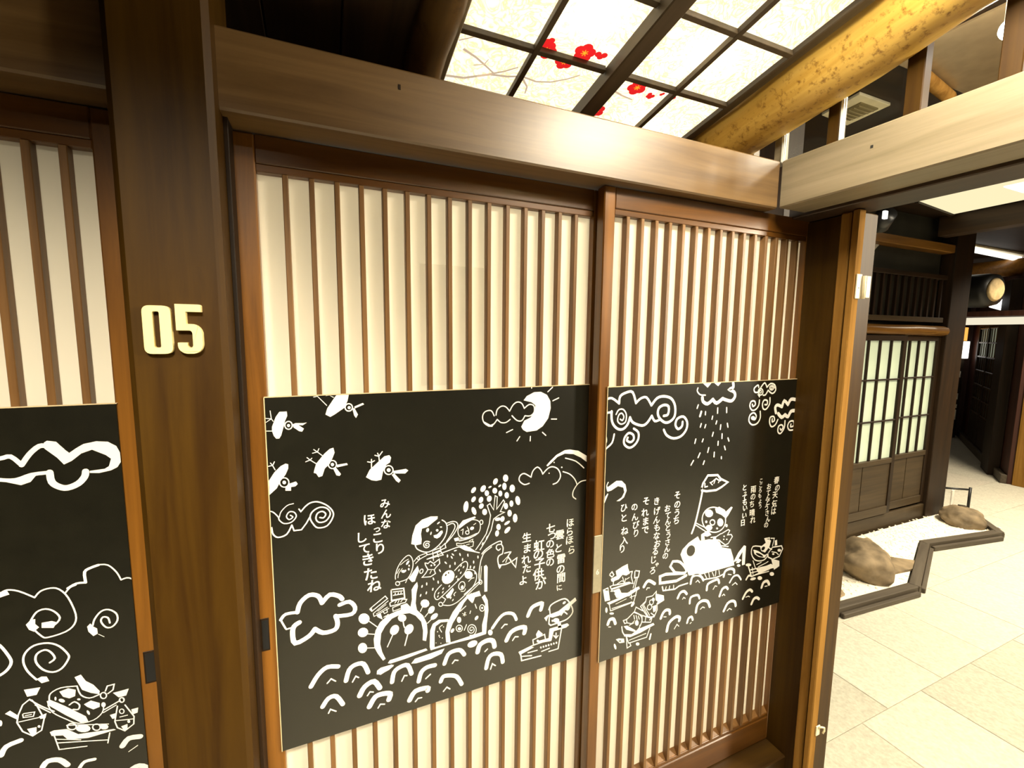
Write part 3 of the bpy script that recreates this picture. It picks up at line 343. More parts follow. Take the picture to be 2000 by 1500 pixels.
 ('animal',[('s',2.2,[(410.2,469.8),(424.6,457.1),(438.2,450.4),(445,457.3),(443,472.7),(430.4,489.8),(405.3,509.9),(384.3,526.6),(365.5,538.8),(357.2,530),(360.1,515.2),(375.1,501.1)]),('f',0,[(405.4,495.3),(399.2,500.4),(391.8,502.1),(384.6,500.1),(379.2,494.9),(376.5,487.5),(377.1,479.4),(380.8,472.1),(387,467),(394.3,465.3),(401.5,467.1),(407,472.3),(409.8,479.7),(409.2,488)]),('k',0,[(388.5,477.8),(387.2,479.1),(385.8,479.4),(384.8,478.6),(384.6,477),(385.3,475.2),(386.6,473.8),(388,473.5),(389,474.3),(389.2,476)]),('k',0,[(396,472.6),(395.6,474.1),(394.6,474.9),(393.5,474.6),(392.5,473.5),(392.2,471.8),(392.5,470.3),(393.5,469.5),(394.7,469.7),(395.6,470.9)]),('f',0,[(459.3,492.1),(457.2,498.2),(451.4,501),(444.4,499.4),(438.7,494.2),(436.6,487.2),(438.7,481.1),(444.4,478.3),(451.4,479.8),(457.2,485.1)]),('s',2.2,[(443,473.7),(459.7,478.2),(469.7,492.3),(467.7,511.9),(455.8,529.3),(438.1,543.2),(416.6,558.1),(397.4,562.3),(378.4,556.7)]),('c',2.1,[(378.1,554.6),(377.1,557.6),(374.4,559),(371.2,558.2),(368.6,555.5),(367.6,552.1),(368.6,549.1),(371.3,547.7),(374.5,548.5),(377.1,551.1)]),('l',2,[(377.7,534.9),(386.1,542.8),(380.4,551.2)]),('c',2,[(437,519.9),(433.3,524.9),(428,526.2),(423.3,523.3),(420.9,517.4),(421.7,510.7),(425.4,505.8),(430.7,504.4),(435.4,507.3),(437.8,513.2)]),('f',0,[(433.6,521.5),(431.9,523.7),(429.7,524.4),(427.6,523.1),(426.6,520.5),(427,517.5),(428.7,515.3),(430.9,514.7),(433,515.9),(434,518.5)]),('f',0,[(386.2,533),(405.2,515.8),(408.1,522.3),(397.5,541.6),(389.9,540.7)]),('s',1.8,[(427.4,530.8),(436.1,531.8),(439.1,526.5)]),('s',1.8,[(409.9,538.6),(408,534.2),(412.9,529.4)]),('s',1.8,[(447.9,507.5),(455.8,501.3),(462.7,500.8)]),('f',0,[(428.7,460.6),(427.4,462),(426.2,462.5),(425.5,461.9),(425.6,460.5),(426.4,458.7),(427.6,457.3),(428.8,456.8),(429.5,457.4),(429.5,458.8)]),('f',0,[(422.9,472.1),(421.6,473.5),(420.4,474),(419.7,473.5),(419.7,472),(420.5,470.3),(421.8,468.9),(423,468.3),(423.7,468.9),(423.7,470.4)]),('f',0,[(435.5,465.9),(434.2,467.3),(433,467.8),(432.3,467.3),(432.3,465.8),(433.1,464),(434.4,462.6),(435.6,462.1),(436.3,462.7),(436.3,464.1)]),('f',0,[(427.7,480),(426.4,481.4),(425.2,482),(424.5,481.4),(424.5,479.9),(425.3,478.2),(426.6,476.8),(427.8,476.2),(428.5,476.8),(428.5,478.3)]),('f',0,[(416.1,488.4),(414.8,489.8),(413.6,490.3),(412.9,489.7),(413,488.2),(413.8,486.5),(415,485.1),(416.2,484.6),(416.9,485.2),(416.9,486.6)]),('f',0,[(406.5,494.1),(405.3,495.5),(404.1,496),(403.3,495.4),(403.4,494),(404.2,492.2),(405.4,490.9),(406.6,490.3),(407.3,490.9),(407.3,492.4)]),('f',0,[(419.9,496.1),(418.7,497.5),(417.5,498),(416.7,497.4),(416.8,496),(417.6,494.2),(418.8,492.8),(420,492.3),(420.8,492.9),(420.7,494.3)]),('f',0,[(396.9,509.6),(395.7,511),(394.5,511.5),(393.8,510.9),(393.8,509.5),(394.6,507.8),(395.8,506.4),(397,505.9),(397.8,506.5),(397.7,507.9)]),('f',0,[(380.8,512.8),(379.6,514.2),(378.4,514.7),(377.7,514.1),(377.8,512.7),(378.6,510.9),(379.8,509.6),(381,509.1),(381.7,509.7),(381.6,511.1)]),('f',0,[(379.8,522.4),(378.6,523.7),(377.4,524.2),(376.7,523.7),(376.8,522.2),(377.6,520.5),(378.8,519.1),(380,518.6),(380.7,519.2),(380.6,520.6)]),('f',0,[(368.6,522.7),(367.4,524.1),(366.2,524.5),(365.5,524),(365.6,522.5),(366.4,520.8),(367.6,519.4),(368.7,518.9),(369.4,519.5),(369.4,520.9)]),('f',0,[(366.7,531),(365.5,532.4),(364.3,532.9),(363.6,532.3),(363.6,530.8),(364.4,529.1),(365.6,527.7),(366.8,527.2),(367.5,527.8),(367.4,529.3)]),('f',0,[(400.5,543),(399.3,544.4),(398.1,544.9),(397.4,544.3),(397.4,542.8),(398.2,541.1),(399.5,539.7),(400.7,539.2),(401.4,539.8),(401.3,541.2)]),('f',0,[(406.3,550.3),(405,551.7),(403.8,552.2),(403.1,551.6),(403.1,550.1),(403.9,548.4),(405.2,547),(406.4,546.5),(407.1,547.1),(407.1,548.5)])]),
 ('fishing_rod',[('s',2.6,[(511.7,424.7),(491.5,436.8),(484,451.3),(480.6,462.6),(476.7,491.8),(477.7,518.2)]),('s',1.6,[(480.7,512.8),(483.6,473.2)]),('f',0,[(490.7,474.7),(496.7,471.9),(500.8,478.8),(500.1,547.6),(492,546.8)]),('l',2.6,[(436.1,540.8),(477.7,514.1)]),('l',2.2,[(442,546.2),(481.7,517.1)]),('c',2,[(485.2,517.8),(484.3,521.2),(482.1,522.9),(479.4,522.3),(477.2,519.6),(476.3,515.9),(477.1,512.5),(479.4,510.8),(482.1,511.4),(484.3,514.1)]),('f',0,[(442,546.2),(477.8,540.4),(480.8,553.3),(465.8,555.8),(459.8,570.6),(451.8,560.6)])]),
 ('fish',[('s',2.8,[(484.6,438.6),(493.2,430),(508.7,421),(529.7,413.5),(539.3,413.9),(539.3,421.5),(528,422.1),(525.3,430.9),(531.7,438),(537,434.9)]),('s',2.8,[(539.3,421.5),(545.1,433),(543.2,450)]),('s',3.2,[(543.2,450),(531.8,454.7),(530.1,468.3),(535.6,488.6),(539.1,481.3),(553.5,481.8),(568.7,476.1),(559.8,460.9),(567.6,449.5),(549.6,449.5)]),('l',3.3,[(569.8,478.1),(586.1,469.7),(582.8,496.7),(569.8,478.1)]),('l',2.5,[(544.4,472.9),(560.5,458.6),(553.4,476.5)]),('f',0,[(539.9,484.2),(539.1,487),(536.9,488.3),(534.3,487.8),(532.1,485.5),(531.3,482.5),(532.1,479.8),(534.2,478.4),(536.9,479),(539,481.2)])]),
 ('arch',[('f',0,[(227.1,665.8),(215.2,643.5),(207.8,625.7),(206.5,603.9),(211.4,581.9),(222.2,563.5),(241.9,549.2),(265.2,543.3),(286.9,542.9),(312.6,554.3),(327.4,573),(336.6,595.6),(338.2,620.5),(334.1,643.8),(325.6,639.4),(326.9,613.3),(322.5,587.9),(308.7,568.2),(294,557.5),(272.2,554.9),(250.5,561.1),(234.3,576.4),(224.2,593.2),(221.4,619.8),(225.8,642.7),(233.4,662.8)])]),
 ('flower',[('f',0,[(198.4,547.6),(197,553.2),(193.3,557.1),(188.2,558.4),(182.5,556.9),(177.5,552.9),(174.2,547.3),(173.1,541),(174.5,535.5),(178.1,531.6),(183.2,530.3),(188.8,531.7),(193.8,535.7),(197.3,541.3)]),('l',2.2,[(197.4,554.1),(215.1,573.2)]),('f',0,[(193.5,576),(194.2,581.5),(192.5,586.4),(188.8,589.8),(183.8,591),(178.5,589.8),(174,586.4),(171.1,581.6),(170.5,576.1),(172.1,571.2),(175.8,567.8),(180.7,566.6),(186,567.7),(190.5,571.1)]),('l',2.2,[(192.3,585.4),(210.3,591.3)]),('f',0,[(190.5,624.7),(188,629.4),(184,631.9),(179.3,631.8),(174.8,629.1),(171.5,624.4),(169.9,618.5),(170.4,612.7),(172.8,608.1),(176.8,605.5),(181.5,605.6),(185.9,608.2),(189.3,613),(191,618.9)]),('l',2.1,[(190.6,621.7),(207.8,626.1)]),('f',0,[(343.8,544),(341.5,550),(335.8,552.7),(328.8,551),(323.3,545.5),(321.2,538.5),(323.4,532.4),(329.1,529.7),(336.1,531.4),(341.7,536.8)]),('l',2.2,[(325.8,549.6),(320.9,559.4)]),('f',0,[(354.7,568.2),(349.7,571.8),(344.4,571.7),(340.8,568.1),(340.2,562.3),(342.9,556.5),(347.8,552.9),(353,552.9),(356.7,556.5),(357.3,562.4)]),('l',2.2,[(340.7,568.4),(332,577.3)]),('f',0,[(359.8,588.4),(353.8,590.5),(348.6,589.5),(346.2,585.8),(347.5,580.8),(351.9,576.4),(357.9,574.3),(363.1,575.2),(365.5,578.9),(364.3,584)]),('l',2.2,[(348.1,588.5),(338.5,596.1)])]),
 ('flower',[('f',0,[(285.8,568.3),(283.7,573.8),(278.4,576.2),(271.9,574.5),(266.7,569.4),(264.8,562.9),(266.9,557.4),(272.2,555.1),(278.7,556.7),(283.9,561.8)]),('l',2.9,[(277.7,576.1),(278.9,586.4),(281,592.9)]),('f',0,[(264.2,600.9),(259.9,604.4),(255,605.5),(250.3,604.1),(246.8,600.4),(245.1,595.1),(245.7,589.3),(248.3,584.2),(252.5,580.7),(257.4,579.5),(262.2,580.9),(265.7,584.6),(267.4,589.9),(266.8,595.7)]),('l',2.5,[(251.5,604.6),(238.4,632.6)]),('f',0,[(299.8,608.7),(295.4,612.2),(290.3,613.3),(285.5,611.8),(281.9,608),(280.2,602.7),(280.7,596.8),(283.4,591.6),(287.7,588.1),(292.8,586.9),(297.6,588.4),(301.3,592.1),(303,597.5),(302.5,603.4)]),('l',2.9,[(288.6,611.9),(280.8,640.8)])]),
 ('house',[('l',2.2,[(199,522.9),(204,529.9),(241,506.3),(235.9,498.4),(199,522.9)]),('f',0,[(199,522.9),(204.1,522.3),(204.8,531)]),('l',1.7,[(208.8,544.5),(207.2,536.5),(242.6,512.5)]),('l',1.7,[(208.8,544.5),(244,532.2)]),('l',1.5,[(214.1,539.2),(240.5,528.4)]),('l',1.3,[(217.7,533.3),(237.2,520.8)]),('f',0,[(214,542),(224.5,540.8),(228.5,557.4),(217.3,548.7)]),('l',1.7,[(229.8,536.4),(233.2,543.1),(240.3,541),(238.7,532.8)]),('l',1.7,[(241.9,547.2),(236.5,551.7)]),('l',1.7,[(231.2,552.3),(236.6,549.7)])]),
 ('house',[('l',3.2,[(250.2,485.3),(280.5,488.4),(282.3,514.2),(250.6,513.4),(250.2,485.3)]),('f',0,[(260.7,498.8),(259.9,500.3),(259.1,500.9),(258.4,500.5),(258.3,499.2),(258.7,497.6),(259.5,496.1),(260.4,495.4),(261,495.8),(261.1,497.1)]),('f',0,[(267.9,499.5),(267.1,501),(266.2,501.6),(265.6,501.2),(265.5,500),(265.9,498.3),(266.7,496.8),(267.5,496.1),(268.2,496.5),(268.3,497.8)]),('f',0,[(274.7,499.6),(273.9,501),(273,501.7),(272.4,501.3),(272.3,500),(272.7,498.3),(273.5,496.8),(274.4,496.2),(275,496.6),(275.1,497.9)]),('l',2.3,[(255.2,501),(277.6,502.4)]),('l',2.3,[(255.4,492.3),(276.8,494.4)]),('l',2.3,[(246,519.1),(255,515.5),(272.9,514.9),(287.3,519.4),(283.6,526.3),(247.6,527.7),(246,519.1)]),('l',1.7,[(258.4,522.1),(262.1,517.2)]),('l',1.7,[(265.5,522.9),(268.3,518.3)]),('l',1.7,[(272.8,522.1),(276.4,518.3)]),('l',1.9,[(252.9,532.5),(270.8,529.1)]),('l',1.9,[(253.6,542.4),(270.7,539.8)]),('l',1.7,[(252.9,532.5),(253.6,542.4)]),('f',0,[(272.6,531.5),(287.2,529.2),(296.1,541.2),(300.1,522.4),(299.5,496.7),(306.1,486.4),(313.6,479.3),(315.3,490.5),(311.3,509.3),(309.1,534.5),(312.6,557.3),(288.6,555.2),(272.3,547.1)])]),
 ('boat',[('f',0,[(238.5,676.3),(243.1,669.7),(333.9,664.2),(337.7,670.5),(281.1,677.2),(244.7,679.2)]),('f',0,[(295.7,694.8),(305.2,684.4),(382.4,678.3),(374.4,690.6),(347,697),(308.8,697.8)]),('f',0,[(211.4,697.7),(212.5,688.1),(221.4,683),(248.2,682.3),(252.6,687.6),(240.8,695),(221,700.7)]),('f',0,[(343.5,662.9),(344.9,618.2),(351.8,601.7),(367.3,594.5),(392.8,599.1),(394.7,606.9),(373.1,603.2),(359.5,609.9),(356.4,625.4),(356,668.6),(345.4,671.7)]),('l',2,[(369.1,616.6),(370.1,620.9),(374.9,630.5)]),('l',1.8,[(370.1,614.8),(377,611.5)]),('f',0,[(365.5,626.9),(365.3,627.7),(364.6,628),(363.7,627.8),(363.1,627.1),(362.8,626.2),(363.1,625.4),(363.8,625),(364.6,625.3),(365.3,626)]),('f',0,[(369.3,639.3),(369.1,640.7),(368.4,641.4),(367.5,641.1),(366.9,640.1),(366.6,638.5),(366.9,637.1),(367.6,636.4),(368.4,636.7),(369.1,637.8)]),('f',0,[(378.1,647.9),(377.8,648.7),(377.1,649),(376.3,648.8),(375.6,648.1),(375.3,647.2),(375.6,646.4),(376.3,646.1),(377.2,646.3),(377.8,647)]),('f',0,[(371.1,643.9),(370.8,644.6),(370.2,644.8),(369.5,644.6),(368.9,644),(368.7,643.2),(368.9,642.6),(369.5,642.3),(370.3,642.5),(370.8,643.1)]),('f',0,[(373.9,661.3),(373.6,661.9),(373,662.2),(372.3,662),(371.7,661.4),(371.5,660.6),(371.7,659.9),(372.3,659.7),(373.1,659.9),(373.7,660.5)]),('f',0,[(381.3,617.8),(381,618.5),(380.3,618.9),(379.4,618.6),(378.8,617.9),(378.5,617),(378.8,616.2),(379.5,615.9),(380.3,616.1),(381,616.8)]),('f',0,[(361,656.6),(360.8,657.1),(360.3,657.4),(359.7,657.2),(359.2,656.7),(359.1,656),(359.2,655.5),(359.7,655.2),(360.3,655.4),(360.8,655.9)])]),
 ('ghost',[('f',0,[(484.5,560.4),(492.9,555),(501.4,572.9),(503.7,601.2),(499.6,638.7),(497.6,668.4),(485.9,665.1),(485.8,639.3),(492.1,615.3),(494.1,581.7)]),('f',0,[(441.1,548),(457.5,541.4),(435,565.2),(420.8,590.8),(404.7,613.6),(395.6,636.1),(398.4,666.2),(386.5,662.8),(384.7,633.2),(389.8,609.7),(404.8,582.6),(422.9,562.2)]),('f',0,[(346.4,665.8),(359,667.4),(416.5,665),(484.8,660.5),(497.6,669.4),(457.6,672.3),(400.4,670.9),(346.3,673)]),('f',0,[(441.1,548),(461.6,542.4),(478.2,542),(482.4,555.6),(465.8,555.9),(457.5,570.7),(449.3,560.3)]),('f',0,[(427.8,610.3),(426.6,615.2),(423.6,617.6),(419.9,616.6),(416.8,612.6),(415.7,607.2),(416.9,602.3),(419.9,599.9),(423.6,600.9),(426.7,604.9)]),('f',0,[(473.4,619.3),(470.3,621.6),(467.1,621.8),(465,619.7),(464.8,616.3),(466.6,612.7),(469.7,610.4),(472.9,610.2),(475,612.3),(475.2,615.8)]),('s',2.1,[(457.5,645.6),(457.7,647.4),(456.4,648.7),(454.2,648.4),(452,646),(451.3,642.3),(452.9,639),(456.5,638.2),(460.7,640.9),(463.2,646.4),(462.5,652.3),(458.3,655.6),(452.3,654.2),(447.1,648.2),(445.6,639.9),(449,633.1),(456.1,631.4),(463.9,636.2),(468.8,645.9),(467.9,656.3),(461.1,662.3),(451.3,660.7)]),('c',2.1,[(430.8,635.2),(429.2,640.2),(424.9,642.4),(419.6,641),(415.4,636.5),(413.8,630.7),(415.4,625.7),(419.7,623.5),(424.9,624.9),(429.2,629.4)]),('f',0,[(427.6,635.4),(426.6,637.9),(424.2,638.9),(421.2,638.1),(418.8,635.7),(417.8,632.8),(418.8,630.3),(421.2,629.3),(424.2,630.1),(426.6,632.4)]),('c',2.1,[(492.4,593),(491.2,598.2),(487.8,600.8),(483.6,599.7),(480.2,595.5),(478.9,589.7),(480.2,584.5),(483.6,581.9),(487.7,583),(491.1,587.2)]),('f',0,[(488.6,592.1),(488.1,593.9),(486.6,594.8),(484.8,594.3),(483.3,592.7),(482.7,590.6),(483.3,588.7),(484.7,587.9),(486.6,588.3),(488,589.9)]),('l',2.3,[(424.8,585.6),(440.1,574.8)]),('l',2.1,[(465.8,575.9),(470,588.5)]),('l',2.3,[(453.4,591.7),(451.3,598.5)]),('l',2.3,[(442.1,627.7),(435.9,641.9)]),('f',0,[(406.8,637.4),(403.9,639.6),(400.8,639.7),(398.8,637.6),(398.6,634.3),(400.3,630.9),(403.2,628.7),(406.3,628.6),(408.3,630.6),(408.5,634)]),('l',1.3,[(430.9,593.3),(441.1,600.1)]),('l',1.3,[(437,590.7),(437,602.2)]),('l',1.3,[(432.9,600.1),(440.1,592.5)]),('f',0,[(516.3,670.2),(515,675),(511.6,677.2),(507.3,676),(503.9,671.9),(502.5,666.5),(503.8,661.7),(507.2,659.5),(511.5,660.7),(515,664.8)])]),
 ('ship',[('l',3.5,[(596.6,751.8),(639.5,743.6),(690.9,741)]),('l',3.9,[(596.6,751.8),(602,762.7),(604.6,780.4)]),('l',3.7,[(733,714.1),(722.3,777.8)]),('l',4,[(604.6,780.4),(665.8,783.6)]),('l',3.3,[(691.8,777.8),(722.3,777.8)]),('l',3.2,[(624.3,761.8),(653.6,762.8)]),('l',3.2,[(667.6,770.7),(693.6,767.9)]),('l',3.2,[(605.2,767.4),(636.1,774)]),('f',0,[(596.6,751.8),(631.8,745.1),(643.5,750.4),(601.3,760.6)]),('f',0,[(692.2,707),(751.4,705.5),(757.9,713),(747.6,718.1),(706.6,718.5),(699.1,747.2),(689,744.3)]),('f',0,[(655,734.7),(690.8,735.3),(697.1,746.6),(657.1,742.2)]),('l',3.2,[(641.4,742.2),(639.2,726.5),(676.5,719.8),(680.9,742.1),(643.4,742.8)]),('f',0,[(648.7,712.2),(656.3,701.1),(670.4,716.3),(664.6,722.2),(650.9,722.2)]),('f',0,[(659,735.8),(658.3,738.3),(656.3,739.4),(653.9,738.7),(651.9,736.5),(651.1,733.6),(651.8,731.1),(653.7,730),(656.2,730.7),(658.2,732.9)]),('l',3.7,[(714.1,726.3),(714.5,741.9)]),('l',3.7,[(706.9,732.1),(714.5,741.9),(721.3,736)]),('f',0,[(668.1,758.3),(667.6,760.1),(666.3,761),(664.5,760.5),(663.1,758.8),(662.5,756.6),(663,754.8),(664.4,753.9),(666.1,754.4),(667.5,756.1)]),('f',0,[(676.5,758.2),(676,760.1),(674.6,761),(672.9,760.5),(671.4,758.8),(670.9,756.6),(671.4,754.7),(672.7,753.9),(674.5,754.4),(675.9,756)]),('f',0,[(684.9,758.2),(684.4,760.1),(683,760.9),(681.3,760.4),(679.8,758.8),(679.2,756.6),(679.7,754.7),(681.1,753.8),(682.9,754.3),(684.3,756)]),('f',0,[(693.3,758.2),(692.8,760.1),(691.4,760.9),(689.7,760.4),(688.2,758.7),(687.7,756.5),(688.2,754.6),(689.5,753.8),(691.3,754.3),(692.7,756)]),('f',0,[(701.8,758.1),(701.3,760),(699.9,760.9),(698.2,760.4),(696.7,758.7),(696.1,756.5),(696.6,754.6),(698,753.7),(699.8,754.2),(701.2,755.9)]),('f',0,[(710.4,758.1),(709.9,760),(708.5,760.9),(706.7,760.4),(705.2,758.7),(704.6,756.5),(705.1,754.6),(706.5,753.7),(708.3,754.2),(709.8,755.9)]),('f',0,[(718.9,758.1),(718.4,760),(717,760.8),(715.3,760.3),(713.8,758.6),(713.2,756.4),(713.7,754.5),(715.1,753.7),(716.9,754.2),(718.3,755.8)])]),
 ('pirate',[('s',4.1,[(688.9,647.3),(694.6,635.6),(712.5,628.6),(741,626),(758,643.5),(769.3,673.3),(751,691.8),(722.3,695.9)]),('l',4,[(691.3,664.9),(689.8,691.1),(696,697.3),(722.3,695.9)]),('l',3.6,[(690.7,642.2),(693.2,661.7)]),('f',0,[(687.3,667.7),(681.6,681.4),(674.2,668.9),(685.2,663.4),(721.4,659.3),(776.4,630.6),(781,641.3),(725.8,673.8),(701.5,675.2)]),('f',0,[(759.2,659.9),(755.5,664.4),(750.2,665.4),(745.3,662.6),(742.7,657),(743.4,650.7),(747,646.2),(752.3,645.1),(757.3,648),(759.9,653.6)]),('f',0,[(744.2,635.4),(744.7,637.9),(743.1,640.4),(740,642.1),(736.7,642.3),(734.3,640.9),(733.8,638.5),(735.4,635.9),(738.4,634.2),(741.8,634.1)]),('s',3.7,[(729.9,674.9),(738.8,666.4),(749.8,676.1)]),('f',0,[(724.2,689.5),(722.3,693.5),(717.3,694.9),(711,693.3),(705.8,689.1),(703.7,684.1),(705.6,680.1),(710.6,678.7),(716.9,680.3),(722.1,684.4)]),('f',0,[(705.4,685.7),(704.7,687.5),(702.9,688.3),(700.7,687.7),(698.8,686),(698.1,683.8),(698.7,681.9),(700.5,681.2),(702.8,681.8),(704.6,683.5)]),('f',0,[(717.3,690.7),(728.4,693.6),(731.8,713.8),(720.7,712.7)])]),
 ('cloud',[('l',4,[(18.5,524.5),(12,508.1),(9.7,501.3)]),('s',6.9,[(9.7,501.3),(19.9,490.6),(43.5,491.9)]),('s',9.9,[(43.5,491.9),(50.1,471),(68.8,456.7),(87.5,463.3),(95,481.9)]),('s',10.3,[(95,481.9),(112.1,465.9),(131.5,473.7),(138.3,482.8)]),('s',9.4,[(132.3,495.9),(153.8,493),(166.3,510.8),(158.6,525.3),(127.2,522.8)]),('s',10.4,[(123,521.1),(126.7,539.9),(120.5,554.6),(95.3,555.9),(77.9,541.5)]),('s',10.5,[(77.9,541.5),(65.1,555.6),(36.6,565.1),(31.8,540),(35.6,523.7),(46.5,517.2)]),('l',3.5,[(19.8,526.7),(31.6,525.8)])]),
 ('cloud',[('f',0,[(472.3,684.9),(472.5,689.2),(470,693.1),(465.3,696),(459.2,697.1),(453,696.4),(448,693.9),(445.1,690.2),(444.8,685.9),(447.3,682),(452,679.2),(458,678),(464.2,678.7),(469.3,681.2)])]),
 ('wave',[('s',10.5,[(64.6,682.1),(80.7,657.6),(100.7,644.1),(124.7,649.9)]),('l',3.1,[(99.4,685.2),(108.2,676.4),(117.9,685.5)])]),
 ('wave',[('s',10.9,[(140.8,692),(148.9,665.8),(163.8,656.9),(181.6,660.7),(191.5,686)]),('l',3.2,[(155.2,700),(163,687.2),(169.4,692.7)])]),
 ('wave',[('s',11,[(247.8,730.2),(253,705.4),(267.5,695.8),(286.8,696.5),(296.2,722.6)]),('l',3.5,[(271.6,735.4),(278.3,722.3),(284.7,724.3)])]),
 ('wave',[('s',11.4,[(314,749.9),(320.9,726.8),(336.1,717.1),(356.4,717.9)]),('l',3.6,[(332.4,747.9),(344.3,739.7)])]),
 ('wave',[('s',12.6,[(170.5,741.1),(183,721.2),(204.5,714.3),(217.9,736.2)]),('l',3.3,[(188.5,747.2),(194.7,738.9),(202.3,742.2)])]),
 ('wave',[('s',12.9,[(192.3,778.2),(206.6,756.9),(225.3,754.5),(242.4,760.3),(239,775.1)]),('l',3.4,[(212.7,789),(218.5,780.4),(228.4,783.9)])]),
 ('wave',[('s',10.8,[(87.6,741.4),(100.9,724.2),(118.1,725),(131.8,750.1)]),('l',3.2,[(99.7,762.6),(104.2,754),(116.3,763.4)])]),
 ('wave',[('s',13,[(290.2,794.5),(305.3,774.3),(335.5,775.2),(337.1,783.1)]),('l',3.6,[(304.9,803.3),(311.7,796.5),(321,797.8)])]),
 ('wave',[('s',11.1,[(381.7,721.6),(391.7,698.4),(408.3,692.9),(425.1,696),(435.9,711.6)]),('l',3.5,[(403.2,727.1),(409.9,719.6),(418.3,723.2)])]),
 ('wave',[('s',13.1,[(473.2,715.5),(480.1,696),(501.3,689.5),(517.4,695.8),(522.2,713.5)]),('l',3.7,[(494.3,719.9),(501.4,714.7)])]),
 ('wave',[('s',8.9,[(515.4,657.4),(536.8,632.6),(554.9,624.6),(577.1,632.1),(586.6,650.9)]),('l',3.7,[(542.5,664.7),(551.5,656.3),(558.9,658.2)])]),
 ('wave',[('s',12.9,[(557.5,705.3),(570.2,685),(592.6,678.2),(613.5,682),(611.8,698.3)]),('l',3.8,[(576.1,710.6),(583.5,701.6),(592.9,704.2)])]),
 ('wave',[('s',11.6,[(622.5,649.2),(633.7,628),(652.9,621.6),(666.6,623.1),(663,640.9)])]),
 ('wave',[('s',11.9,[(498.1,770),(505.1,743),(519.4,734.5),(541.3,742.8),(547,766.7)]),('l',3.7,[(510.7,777.5),(516,762.7),(525.1,771)])]),
 ('wave',[('s',11.2,[(371.5,769),(378.1,757.2),(394.7,758.9),(414.8,768.9),(428.3,794.7)]),('l',3.5,[(378.5,799.5),(387.8,790.2),(396.1,798.3)])]),
 ('wave',[('f',0,[(212.6,694.4),(223.6,687.4),(253.4,684.4),(245.3,692.4),(220.2,702)])]),
]
